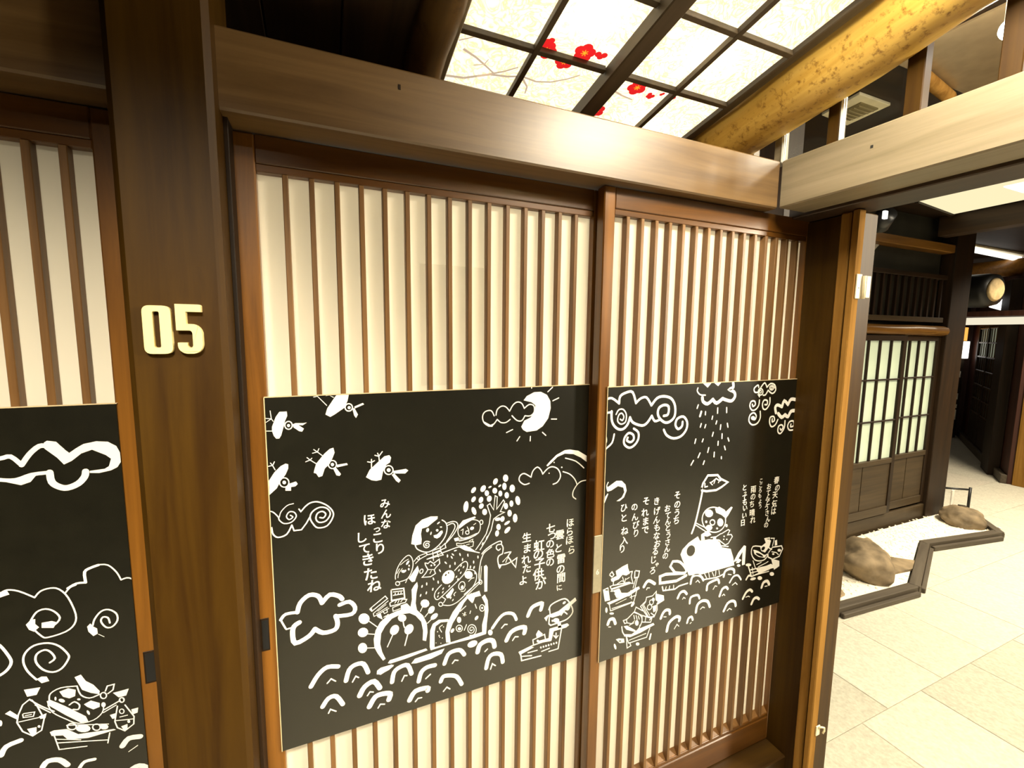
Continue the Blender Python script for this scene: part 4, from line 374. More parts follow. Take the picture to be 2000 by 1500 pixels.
ART2 = [
 ('cloud',[('s',6.5,[(-5,32.7),(13.6,30.4),(38.4,46.4)]),('s',7.1,[(38.4,46.4),(41.3,26.4),(61.4,16.6),(83.5,16.5),(97,48.4)]),('s',6.8,[(97,48.4),(112.4,36.1),(133.8,33.8),(152.8,57.8)]),('s',7.7,[(152.8,57.8),(172.4,37.8),(197.3,33.4),(226.2,41.4),(242.2,64.9),(242.7,94.5),(227.7,109.5),(207.9,112.7),(187.3,100),(177.9,83.7),(182.4,66.1),(201.7,59.3),(217.8,65.8),(216.3,88.3),(200.9,91.9)]),('l',6,[(-3.5,70.6),(15.3,69.6)]),('s',7.1,[(13.9,67.4),(14.8,88.7),(21.9,106.2),(37.8,119.2),(55.9,120.5),(71,107.5),(77.9,88.5)]),('s',7.4,[(77.9,88.5),(89.3,104.5),(122,115.5),(140.6,108),(156,89)]),('s',7,[(156,89),(168,105.4),(187.4,102.2)]),('s',4,[(29.5,76.8),(37.9,64.5),(53.3,64.3),(64.4,79),(62.8,100.5),(47.5,105.9),(35.5,96.4),(38.6,79.5),(48.6,74.8),(56.4,84.9),(52.2,95.4),(44.3,91.7)])]),
 ('swirl',[('s',6.5,[(92.8,122.2),(109.5,134.5),(110.5,154.5),(98,171.1),(79.6,177.2),(62,165.7),(61.1,148.1),(74.9,134),(91,139.6),(94.4,153.1),(84.1,161.1),(70.7,155.5),(72.9,146.9)])]),
 ('swirl',[('s',7.4,[(203.5,133.9),(216,152),(242.8,163.4),(272,158.8),(291.5,139.4),(292.9,116.2),(276.7,98.9),(253.5,104.3),(247.4,122.3),(258.6,135.8),(272.9,128.7),(274.9,115)])]),
 ('swirl',[('s',5.2,[(25.6,133.3),(19,157.5),(-1.8,172.9)]),('f',0,[(1.9,147.5),(1.6,153.5),(0.2,157.1),(-1.6,156.9),(-3.3,153.1),(-4.1,146.9),(-3.8,140.9),(-2.4,137.3),(-0.6,137.5),(1.1,141.4)])]),
 ('cloud',[('s',4.3,[(329.3,13.9),(327,23),(339.5,34.7),(361.3,37.3)]),('s',10.4,[(349.4,43.7),(353.5,56.8),(372.8,64.8),(393.8,51.7)]),('s',11.1,[(393.9,52.9),(410.7,64.4),(435.4,51.3)]),('s',10.3,[(435.4,51.3),(452.1,56.9),(475.5,60.5),(489.2,46.5),(482.9,31.7),(462.3,23.7),(478.2,17.1),(476.9,3.1)]),('f',0,[(348.8,-3.2),(383.1,-1.7),(368.8,14.2)]),('f',0,[(395.7,-1.7),(424.4,-1),(412.6,11.1)])]),
 ('rain',[('l',4.3,[(334.2,66.3),(330.4,76.6)]),('l',4.4,[(366,89.2),(366.1,98.7)]),('l',4.5,[(416.9,80.3),(417.3,97.1)]),('l',4.6,[(455.3,81.2),(456.7,97)]),('l',4.4,[(397.2,105.4),(395.1,114.8)]),('l',4.5,[(416.2,121.8),(413.1,131.2)]),('l',4.4,[(351.1,126.1),(347.9,136.5)]),('l',4.4,[(370.2,130.5),(366.8,139.8)]),('l',4.5,[(434.5,135.6),(433.4,150.1)]),('l',4.6,[(462.8,132.7),(466.5,145.2)]),('l',4.5,[(404,157.5),(400.8,169.3)]),('l',4.6,[(442.6,165.4),(443.2,180.1)]),('l',4.7,[(469.7,181.1),(475,191.5)]),('l',4.4,[(362.7,175.8),(359.6,183.9)]),('l',4.6,[(427.6,188.6),(427.6,200.8)]),('l',4.5,[(388.8,205.8),(385.1,220)]),('l',4.6,[(456.4,207.1),(461.4,218.7)]),('l',4.4,[(352.9,219.3),(345.9,233)]),('l',4.6,[(413.6,222.7),(413.5,237.4)]),('l',4.6,[(445.8,240.7),(446.3,246.9)]),('l',4.5,[(373,246.7),(369.1,257.2)]),('l',4.4,[(332.1,173.2),(328.8,186)]),('l',4.4,[(327.3,240.7),(318.4,254.1)]),('l',7.1,[(348.2,88.2),(343.7,102)])]),
 ('cloud',[('s',4.8,[(595,21.4),(590.7,13.8),(574.2,24.3),(579,36.9),(596.6,36.4),(605.7,21.8)]),('s',4.8,[(605.7,21.8),(622,7.3),(634.5,22.8)]),('s',5,[(634.5,22.8),(651.3,10.8),(672.1,16.6),(677.8,34.6),(662.3,44.7),(641,33.2)]),('s',4.9,[(641,33.2),(629.9,47.8),(619.2,48.6)]),('c',4.2,[(616.9,37.2),(615.4,43.4),(610.1,47),(603,46.6),(596.9,42.6),(594.1,36.3),(595.6,30.2),(600.9,26.6),(608,26.9),(614.1,30.9)]),('c',3,[(610.1,36.9),(609.5,39.3),(607.3,40.6),(604.4,40.5),(602,39),(600.8,36.6),(601.5,34.2),(603.6,32.9),(606.5,33),(609,34.5)]),('s',3.4,[(661.4,26.3),(661.4,27.8),(659.8,29),(656.9,29.1),(654,27.8),(652.6,25.4),(653.8,22.8),(657.4,21.4),(662.1,22),(666,24.7),(667,28.5),(664.2,31.8),(658.4,33),(652,31.3),(647.7,27.1),(647.8,22),(652.7,18.3),(660.7,17.8),(668.4,20.9),(672.5,26.8)]),('f',0,[(590.2,43.6),(605,49.3),(602.2,56.6)])]),
 ('swirl',[('s',5,[(603,64.2),(601.2,81.7),(588.4,94.8),(571,96.3),(559.8,82),(564.6,67.3),(580.3,66.9),(585,78.3),(575,84.1),(570.7,76.4)])]),
 ('swirl',[('s',5.2,[(652.9,59),(653.3,79.4),(638.7,96.4),(624,94.3),(618.7,77.6),(626.4,65.3),(641.2,68.6),(640.7,81.3),(630.5,80.7)])]),
 ('swirl',[('s',5.1,[(610.5,102.4),(612.9,125.4),(600.3,142.3),(577.6,145.8),(560.5,132),(563.8,112.2),(580.7,105.7),(593.4,116.6),(588.3,128.8),(573.8,125.4)]),('f',0,[(588.9,123.8),(587.4,127.9),(582.7,130.1),(576.5,129.7),(571.3,126.8),(569,122.5),(570.5,118.5),(575.2,116.3),(581.3,116.6),(586.5,119.5)])]),
 ('cloud',[('s',10.7,[(688.3,112.2),(682.5,93.8),(692.7,85.3),(716.2,93)]),('s',10.8,[(716.2,93),(725.2,72.7),(745.9,86.8)]),('s',11.6,[(745.9,86.8),(759.3,69.2),(784.8,71.7)]),('s',12.1,[(699.9,115.5),(718.5,129.6),(734.7,121.5)]),('s',12.3,[(734.7,121.5),(750.9,129.1),(764.3,111.5),(787.6,110.2)])]),
 ('swirl',[('s',5.3,[(700.4,136.3),(689.2,153.7),(671.2,158.9),(660.3,143.9),(662,126),(678.5,124.5),(683.7,137.8),(673,142.2),(671.9,131.8)])]),
 ('swirl',[('s',5.4,[(737.1,142.7),(736.2,167.6),(719.2,186.1),(705.1,178.4),(706.8,160.2),(721.5,156),(730.1,164.6),(721.7,174.5),(715.4,168.7)])]),
 ('swirl',[('s',5.6,[(787.2,178.1),(764.4,177.7),(753.1,163.6),(760.9,148.2),(780.3,146.9),(784.2,163.2),(768.9,166.1),(769.7,156.8)])]),
 ('leaf_flag',[('l',7.1,[(368.4,336.3),(373.5,319.7),(392.4,296.2),(434.9,300),(449.3,314.3),(482.4,329.7),(455,342.6),(432.5,349.7),(390.1,347.8),(370.5,342.7),(368.3,335.1)]),('s',6.9,[(372.4,346.7),(366.9,378),(351.3,445.1),(338.1,479)]),('l',4,[(381.5,320.8),(382.5,333.2),(393.6,332.2)]),('l',4,[(413.7,319.8),(404,321.1),(414.5,329.9)]),('l',4.1,[(412,319.6),(429.2,310.6),(439.6,316.8),(449.8,320.6)]),('l',3.5,[(420.7,325.7),(424.8,316.2)]),('l',3.5,[(440.3,325.7),(446.2,316.4)])]),
 ('child',[('c',4.1,[(480.8,446.9),(483.9,466.6),(476.3,482.9),(459.7,492.3),(437.5,493),(414.2,485.1),(394.6,470.3),(382.2,451.5),(379.4,432.4),(386.7,416.6),(402.6,407.1),(424.3,405.9),(447.5,413.2),(467.7,427.8)]),('f',0,[(425.7,426.8),(422.8,434.1),(414.1,437.5),(402.9,435.8),(393.5,429.5),(389.4,421.2),(392.2,414),(400.9,410.6),(412.1,412.3),(421.6,418.5)]),('f',0,[(432.8,412.7),(450.6,407.8),(475.3,421.7),(494.1,442.6),(484.9,454.1),(463.2,437.8),(438.9,426.3)]),('f',0,[(477.9,432.4),(505.4,415.9),(512.7,419.6),(492.7,446.3)]),('f',0,[(474.7,465.3),(472.7,473.3),(465.9,477.4),(457,475.9),(449.5,469.5),(446.1,460.6),(448.1,452.7),(454.7,448.6),(463.6,450.1),(471.2,456.4)]),('f',0,[(426.4,475.2),(424,480.5),(416.7,482.8),(407.5,481.2),(399.8,476.4),(396.5,470.2),(398.9,465),(406,462.6),(415.2,464.2),(423,469)]),('c',4.1,[(435.6,458.9),(434,463.9),(428.9,466.3),(422.3,465.2),(416.7,461),(414.2,455.4),(415.8,450.5),(420.9,448.1),(427.5,449.1),(433.1,453.3)]),('f',0,[(402.5,451.5),(401.8,454),(399.4,455.3),(396.4,454.8),(393.8,452.7),(392.6,449.9),(393.4,447.3),(395.7,446.1),(398.7,446.5),(401.3,448.6)]),('f',0,[(451.9,482.1),(451.2,484),(449.1,484.8),(446.4,484.4),(444.1,482.8),(443.1,480.6),(443.7,478.8),(445.8,477.9),(448.5,478.4),(450.9,480)]),('f',0,[(495,479.5),(494.2,482.8),(491.6,484.4),(488.2,483.8),(485.3,481.3),(483.9,477.7),(484.7,474.5),(487.2,472.8),(490.7,473.4),(493.6,476)]),('l',3.2,[(351.4,446.4),(405.1,475.5)]),('l',3.2,[(350.3,452.4),(399.3,484.6)]),('f',0,[(378.6,489.9),(407.1,480.9),(423.4,499),(405.6,502.2),(392.1,497.3),(396.4,510.8),(380.2,510.4)]),('l',3.6,[(422.4,507.8),(445.8,509.4),(465.4,502.5)]),('l',3.6,[(432.9,514.8),(464,525.6)]),('l',3.4,[(468.8,503.1),(498.7,494),(506,499.1),(496.8,511.9),(514.2,513.7),(520.3,522.6),(503,543.2),(489.5,545.9),(456.9,521.7)]),('f',0,[(485.1,515.1),(484.6,516.5),(482.9,517.2),(480.8,516.8),(479,515.5),(478.2,513.8),(478.7,512.4),(480.4,511.8),(482.5,512.1),(484.3,513.4)]),('f',0,[(497.9,527.8),(497.4,529.1),(495.9,529.7),(494,529.3),(492.3,528.2),(491.6,526.7),(492.1,525.4),(493.6,524.8),(495.5,525.1),(497.2,526.3)]),('f',0,[(484,525.3),(483.5,526.6),(482,527.2),(480.1,526.8),(478.4,525.7),(477.7,524.2),(478.2,522.9),(479.7,522.3),(481.6,522.6),(483.2,523.8)]),('l',3.7,[(461,530.2),(469,544.7),(504,553.9)]),('f',0,[(446.1,513.3),(445,515.5),(441.8,516.5),(437.6,515.7),(434.1,513.6),(432.6,510.9),(433.7,508.7),(436.9,507.8),(441.1,508.5),(444.6,510.6)])]),
 ('whale',[('f',0,[(295.8,541.7),(303.2,526.1),(327.4,508.5),(365.1,494.1),(375.1,510.4),(392.8,511.9),(415.2,512.4),(454.5,523),(475.4,551.7),(516.5,564.9),(531.5,598.6),(538.9,627.5),(470.3,627.8),(388.5,628.2),(335.4,620.2),(325.2,597.3),(305.7,562.4)]),('k',0,[(355.6,544),(351.8,550.8),(345.3,555),(337.5,555.5),(329.9,552.4),(324,546.4),(321,538.5),(321.4,530.3),(325.2,523.5),(331.6,519.4),(339.4,518.7),(347,521.7),(353,527.8),(356.1,535.8)]),('f',0,[(347.5,533.7),(346.5,537.2),(343.4,538.9),(339.3,538.2),(335.9,535.2),(334.4,531.2),(335.3,527.7),(338.4,525.9),(342.5,526.7),(345.9,529.7)]),('s',8.3,[(265.7,558.6),(295.4,566.3),(323,596.8),(315.2,607.2),(276.5,597.3)]),('l',8,[(276.5,597.3),(256.4,573.5),(265.7,558.6)]),('l',9.5,[(317.4,608.6),(239.3,595.3),(217.1,598.1),(218.5,620.2),(284.8,627.3),(324.5,617.9)]),('l',4.7,[(228.5,634.3),(232.3,647.9),(280.3,653.8),(296.7,647.2),(332.9,645.8)]),('l',3.1,[(244,637.8),(241.5,647.5)]),('l',3.1,[(258.5,638.5),(256,648.2)]),('l',3.1,[(274.1,639.5),(274.8,650)]),('l',2.9,[(404.2,628.9),(414.6,646.3)]),('l',2.9,[(422.3,629.6),(427,646.3)]),('l',2.9,[(438.3,630.9),(446.4,646)]),('l',2.9,[(454.4,630.7),(453.4,646.6)]),('l',3,[(468.3,630.9),(471.9,646.1)]),('s',4.6,[(399,648.2),(458.5,653.2),(488.5,648.8)]),('f',0,[(533,615.3),(554.3,584.8),(579.1,563.9),(589.4,568.6),(589.4,635.1),(576.1,635.1),(573.9,585.8),(551.4,613.5)]),('f',0,[(545,620.7),(558.1,607.2),(571.3,615.1),(559.6,623.6)]),('f',0,[(568.2,634.4),(566.9,637),(563,637.9),(557.9,636.9),(553.6,634.2),(551.8,631.1),(553.1,628.5),(557,627.6),(562.1,628.6),(566.4,631.2)]),('f',0,[(621.9,643.1),(619.5,645.9),(612.5,646.5),(603.7,644.6),(596.4,641.1),(593.3,637.2),(595.7,634.4),(602.6,633.8),(611.4,635.6),(618.8,639.1)])]),
 ('animal',[('s',4.1,[(665.7,584.4),(623.9,576.6),(619.2,602.9),(640.3,629),(671.3,638),(693.7,634.2),(701.7,619),(684.7,621.2),(652.4,601.1),(629.1,591.2)]),('f',0,[(629.3,594),(652.4,601.1),(684.5,619.8),(696.1,620.7),(689.5,630.5),(658.3,621.6),(634.2,605.9)]),('k',0,[(679.2,623.9),(674.1,624),(663.4,620.1),(651.1,613.7),(642.1,607.3),(639.6,603.3),(644.6,603.1),(655.2,606.9),(667.5,613.3),(676.7,619.8)]),('f',0,[(660.2,586.1),(687.4,574.6),(677.8,556.3),(713.8,571.1),(708.4,592.4),(687.4,610.7),(667.4,601.3)]),('k',0,[(682.4,598),(677.2,600.1),(671.6,599.5),(667.7,596.6),(667,592.4),(669.8,588.5),(674.9,586.4),(680.5,586.9),(684.4,589.9),(685.1,594.1)]),('l',4,[(679.9,558.1),(704.9,559.8),(700.9,593.8),(721.5,606)]),('l',3.4,[(712.9,562.6),(730.6,565.8),(723.9,592.5)]),('l',4.5,[(703.3,616.5),(724.5,598.2),(772,601.5),(779.5,614.2),(764.5,639.7),(729.6,644.1),(704.9,630.8),(703.3,616.5)]),('f',0,[(771.6,618.4),(770.1,621.5),(765.5,622.6),(759.5,621.5),(754.4,618.4),(752.1,614.7),(753.6,611.6),(758.2,610.5),(764.2,611.6),(769.3,614.6)]),('l',3.1,[(722.4,614.6),(746.7,622.1),(759.8,633.1)]),('f',0,[(737.7,626),(736.7,627.8),(733.7,628.4),(729.7,627.7),(726.4,625.8),(725,623.5),(725.9,621.7),(729,621.1),(732.9,621.9),(736.3,623.7)]),('f',0,[(733.6,574.7),(745.2,574),(748.3,594.2),(735.8,594.7)]),('l',4.8,[(608.9,647.4),(627.6,687.1),(713.8,677.6),(763.7,668)]),('l',4.5,[(621.3,660.9),(724.1,665.6)]),('l',3.5,[(624.3,672.6),(737.1,676.8)]),('l',3.4,[(631.1,685.1),(714.7,686.2)]),('f',0,[(643.2,657.2),(659.1,666.1),(723.5,659.8),(736.1,668.1),(733.1,675.9),(660.5,680.4)]),('f',0,[(721.3,639.7),(766.4,657.2),(768.8,677.7),(742,686.3),(731.8,664.4)]),('l',3.3,[(629.2,629.6),(643.2,657.2)]),('l',3,[(649.7,647.5),(671.9,643.7)]),('l',3.1,[(658.2,657.6),(695.5,651.3),(706.7,648)]),('l',3,[(628,654.1),(634.3,680.3)]),('f',0,[(650.5,697.6),(649.1,700.7),(642.6,702.5),(633.7,702.3),(625.7,700.2),(621.6,697),(623,694),(629.4,692.2),(638.3,692.3),(646.4,694.4)]),('f',0,[(682.8,704.8),(680.9,708.6),(674.9,710),(667.2,708.3),(660.8,704.2),(658,699.3),(659.9,695.5),(665.8,694.1),(673.5,695.8),(680,699.8)]),('f',0,[(743.8,702.4),(742,706.4),(736.3,707.8),(728.8,706.2),(722.5,702.2),(719.8,697.2),(721.6,693.3),(727.3,691.8),(734.7,693.4),(741,697.4)])]),
 ('animal',[('f',0,[(48.8,544.4),(72.6,535.3),(91.4,531),(93.4,544.4),(101.2,562.5),(87.7,566.7),(73.8,561.4),(60.8,572.7),(47.5,574.4),(52.2,559.1)]),('l',3.3,[(26.6,551.2),(35.5,543.9),(42.6,554.7),(36.2,560.3),(26.6,551.2)]),('f',0,[(32.5,565.3),(49.6,560.8),(52.6,568.5),(42.3,577.9),(34.1,572.6)]),('l',2.8,[(42.2,575.6),(41.4,587.1),(30.8,588.2),(39.5,605.4)]),('l',5.3,[(37.8,598),(102.7,593.8)]),('l',3.7,[(42.7,587.4),(99.8,590.7)]),('l',3.1,[(34.1,604.1),(54.2,606.4),(64.9,604.2)]),('f',0,[(6,593),(24.2,589),(32.6,631.9),(14.1,631)]),('k',0,[(25.1,597.4),(24,598.4),(21.1,598.5),(17.5,597.6),(14.6,596.2),(13.4,594.7),(14.5,593.7),(17.4,593.6),(21,594.4),(23.9,595.9)]),('f',0,[(20.9,637.3),(68.9,631.2),(126,613.4),(137.2,612.3),(140.4,620.3),(104.6,632.5),(29.2,645.2)]),('l',2.7,[(30.6,645.6),(35.4,665.7),(119.8,657.8),(129.8,621.5)]),('l',2.4,[(40.5,659.8),(105.8,656.8)]),('l',1.6,[(53.4,648.8),(91.2,641.3)]),('l',2.4,[(40.7,665.8),(111.3,655.7)]),('l',2.3,[(56,585.7),(71.9,579.8),(80.3,584)]),('l',2.3,[(74.1,568.5),(80.4,586.4)]),('l',2.3,[(85.4,575.7),(83.2,587)]),('l',2.4,[(88.2,578.7),(99,575.1)]),('f',0,[(46.5,614.1),(62.4,608.3),(73.7,618.1),(101.5,624.5),(104.7,634.9),(55.3,630.3)]),('f',0,[(40.7,603.3),(62.1,601.2),(70.7,612.6),(49.1,612.3)]),('l',3.1,[(100.9,557.8),(109.3,558.3),(105.8,573),(114,597.5),(105.5,594.4)]),('l',3.5,[(119,558),(136,562.8),(132.7,581.3),(118.7,580.6),(119,558)]),('l',2.7,[(124.4,581.8),(114.7,612)]),('l',2.7,[(129.5,582.9),(121.8,613.6)]),('l',2.7,[(105,639.8),(127.2,637.8)]),('l',2.7,[(106.7,618.6),(110.8,646)]),('f',0,[(24.5,660.6),(24,665.7),(22.1,668.5),(19.6,667.9),(17.5,664.1),(16.5,658.6),(17.1,653.4),(18.9,650.7),(21.4,651.3),(23.6,655.1)]),('f',0,[(47.9,677.1),(46.5,678.9),(42.5,679.1),(37.4,677.9),(33.3,675.5),(31.7,673),(33.2,671.3),(37.1,671),(42.2,672.3),(46.3,674.6)]),('f',0,[(119.8,668.5),(115.7,671.5),(111.7,672.1),(109.3,670.2),(109.5,666.4),(112.2,662.2),(116.3,659.2),(120.3,658.5),(122.7,660.5),(122.5,664.3)])]),
 ('animal',[('s',3.2,[(83.4,709.1),(97.2,707.8),(113.4,697.4),(124.3,690.5)]),('s',3.3,[(124.3,691.7),(147.9,708.7),(154.7,727.7),(144.4,749.7),(127.8,760)]),('l',2.9,[(83.4,709.1),(89.4,720.3),(97.8,720.1),(94.4,707.1)]),('l',2.7,[(124.3,690.5),(129.2,677.1),(155.9,696)]),('l',2.7,[(121.6,692.2),(153.7,710.2)]),('l',3,[(165.8,666.5),(146.4,678.9),(174.5,719.2)]),('l',2.5,[(151.9,675.4),(179,721.6)]),('l',2.5,[(165.9,669),(157.7,676.8),(183.1,717.7)]),('f',0,[(202.7,650.6),(236.2,664.7),(238.8,681.6),(213.9,689.3),(203.9,670.7)]),('k',0,[(211.8,680.1),(211.4,682.3),(210,683.4),(208.1,683),(206.5,681.2),(205.8,678.6),(206.3,676.4),(207.7,675.3),(209.5,675.8),(211.1,677.6)]),('l',3,[(165.8,666.5),(168,654.8),(191.3,655.4),(205.3,643.8),(206,656.4)]),('l',3.4,[(210.6,684.8),(212,707.6),(201.3,727.4),(180.4,722)]),('c',3,[(189.5,694.4),(186.1,698),(181,698.6),(176.1,695.9),(173.3,691),(173.7,685.7),(177,682.1),(182.1,681.5),(187,684.2),(189.8,689.1)]),('c',2.8,[(195.8,677.4),(194.5,681.8),(190.9,683.8),(186.1,682.6),(182.1,678.8),(180.3,673.7),(181.5,669.4),(185.2,667.4),(190,668.5),(194,672.4)]),('f',0,[(193.3,690.5),(207.9,689.1),(207.6,709),(197.4,711.4)]),('f',0,[(200.3,669.9),(199.5,673.5),(197,675.2),(193.7,674.4),(190.8,671.4),(189.6,667.3),(190.4,663.7),(192.9,662),(196.2,662.8),(199.1,665.8)]),('l',3.1,[(153.7,710.2),(192.6,730.1),(188.9,741.7),(155,732.7),(153.7,710.2)]),('l',2.5,[(168.6,719),(166.7,735.8)]),('l',3.4,[(188.6,711.7),(201,722.3),(184,732.9)]),('f',0,[(142,731.8),(140.9,737),(137.5,739.5),(133,738.3),(129.3,733.9),(127.6,728),(128.7,722.8),(132.1,720.3),(136.5,721.5),(140.3,725.8)]),('l',2.7,[(122.1,702.1),(125.5,715.2)]),('l',2.7,[(130.6,704.3),(135.6,719.1)]),('l',2.7,[(139.4,709),(143.4,719.8)]),('l',2.4,[(97.8,720.1),(114.9,727.1),(125.8,720.2)]),('l',2.4,[(106.6,729.8),(123.3,726.9)]),('f',0,[(85.7,727.8),(98.2,728.7),(131.7,753.7),(127.7,757.5),(96,741.5)]),('s',3.7,[(78.7,727.2),(82.3,745.1),(91.3,759.8)]),('s',3,[(133.4,759.1),(144.5,752.2),(146.7,740.5)]),('f',0,[(141.6,751.4),(199.5,747),(204.3,754.5),(151,766.4),(111.4,770.3),(88.6,761.5),(88.3,754.1),(116.6,761.9)]),('l',3.1,[(97.1,763.8),(106.6,788.6),(175.4,788.1),(186.1,760.9)]),('l',2.5,[(109,779.4),(171.7,774.5)]),('l',3,[(97.1,763.8),(101.7,803.2),(115.6,799.8),(110.8,787.3)]),('f',0,[(58.4,762.8),(69.3,762.2),(89,768.9),(91,781.7),(72.9,779)]),('k',0,[(78.9,773.4),(78,774.3),(75.5,774.3),(72.4,773.4),(69.9,772),(68.9,770.6),(69.8,769.7),(72.3,769.7),(75.4,770.5),(77.9,772)]),('f',0,[(60.7,785.5),(61.8,791.6),(61.1,795.2),(58.6,795.1),(55.4,791.2),(52.8,785.1),(51.6,779.1),(52.4,775.5),(54.8,775.6),(58,779.4)]),('f',0,[(148.6,803.1),(147.4,805.9),(143.8,806.9),(139.3,805.6),(135.6,802.6),(134.1,798.9),(135.3,796),(138.8,795.1),(143.3,796.3),(147,799.4)]),('l',6.2,[(191.2,782.4),(187.6,797.8)])]),
 ('bird',[('f',0,[(5.2,282.4),(11.6,284.3),(39.4,270.1),(57.8,272.4),(71.6,285.3),(76.5,303.9),(68,323.1),(52.6,332.1),(42,330.6),(60,322),(68.6,307.4),(64,293.3),(45.3,286.4),(22.4,296.7),(9.6,298.4),(6.8,292.5)]),('f',0,[(11.1,303),(12.5,306.5),(-0.5,331.2),(-3.2,327.5),(2.5,311.7)]),('s',2.9,[(11.1,271),(6.8,279.3),(7.2,288.1)])]),
 ('wave',[('s',9.8,[(155.9,617.8),(165.3,605.3),(176.7,603),(197.8,617.5)]),('l',2.7,[(166.6,630),(169.2,624.5),(178,626.5)])]),
 ('wave',[('s',8.8,[(294.2,687.3),(304,671.8),(319.6,670.3),(331.5,682.1)]),('l',2.9,[(315.1,696.2),(319.4,690.8),(326.1,696.2)])]),
 ('wave',[('s',7.8,[(346.8,718),(350.1,698.1),(379.1,697.2),(388.4,711.1)])]),
 ('wave',[('s',9.7,[(228.8,739.5),(236.9,723.9),(248.5,716.8),(262.5,721.5),(264.8,733.6)]),('l',2.9,[(240.7,737.6),(250,739.9)])]),
 ('wave',[('s',10.5,[(256.2,790.1),(263.7,763.9),(290.6,750.4),(306.7,757.1),(305.8,767.3)]),('l',2.9,[(287.1,790.7),(297.1,777.9),(305.6,786.6)])]),
 ('wave',[('s',7.9,[(340.3,784.1),(345.7,769.8),(358.4,767.9),(364.2,779.9)]),('l',3,[(353.6,790.3),(358.2,787.5)])]),
 ('wave',[('s',9.9,[(27.8,706.4),(33.9,693.7),(47.4,694.9),(54.8,711.2)]),('l',2.6,[(30.8,715.5),(38.1,717.5)])]),
 ('wave',[('s',8.3,[(345.8,650.3),(350.7,629.6),(369.7,626),(389.8,635.5),(400.9,650.9)]),('l',3,[(368.2,650.2),(376,645.4),(384.8,655.2)])]),
 ('wave',[('s',8.6,[(418.7,689),(422.1,668.8),(451.8,662.2),(467.1,662.9),(473.3,676.3)]),('l',3.1,[(447.5,693),(455.2,682.8),(463.9,686.1)])]),
 ('wave',[('s',8.9,[(492.4,657.8),(497.8,640.3),(521.8,636),(538.3,643.5),(541.1,654.9)]),('l',3.2,[(512.9,654.2),(527.3,658.7)])]),
 ('wave',[('s',6.5,[(522.7,685.9),(538.7,667.9),(560.1,668.4),(576.3,686.9)]),('l',3.2,[(536.2,698.4),(549.8,692),(559.6,701)])]),
 ('wave',[('s',8.9,[(479.1,724.4),(489.3,702.6),(506.3,698.4),(515.9,707.4)]),('l',3.2,[(491.3,725.9),(498,722.1),(503.6,727.5)])]),
 ('wave',[('s',9.4,[(592.4,760.9),(607,740.7),(624.9,735.2),(637,745)]),('l',3.3,[(606.9,758.8),(619.7,757.7),(625.7,761.9)])]),
 ('wave',[('s',10.2,[(637.9,791.5),(647.6,775.5),(662.5,773.4),(674.8,782)])]),
 ('wave',[('s',9.8,[(376.2,756.3),(380.9,732.5),(399.8,722.7),(425.3,730.2),(437.1,751.7)]),('l',3.1,[(395.4,750.6),(404.9,745),(413.5,749.8)])]),
 ('wave',[('s',9.7,[(503.4,784.4),(518.8,761),(539.7,756.5),(554.7,764.2),(559.6,779.2)]),('l',3.2,[(519.4,787.1),(529.5,781.4),(540.8,788.3)])]),
 ('wave',[('s',11,[(683.8,740.2),(691.7,723.6),(710.8,722.2),(722.2,737.6)]),('l',3.5,[(701.1,739.9),(712.9,741.2)])]),
 ('wave',[('s',7.3,[(602.3,692.7),(612.2,681.1),(623.5,683.5)])]),
]
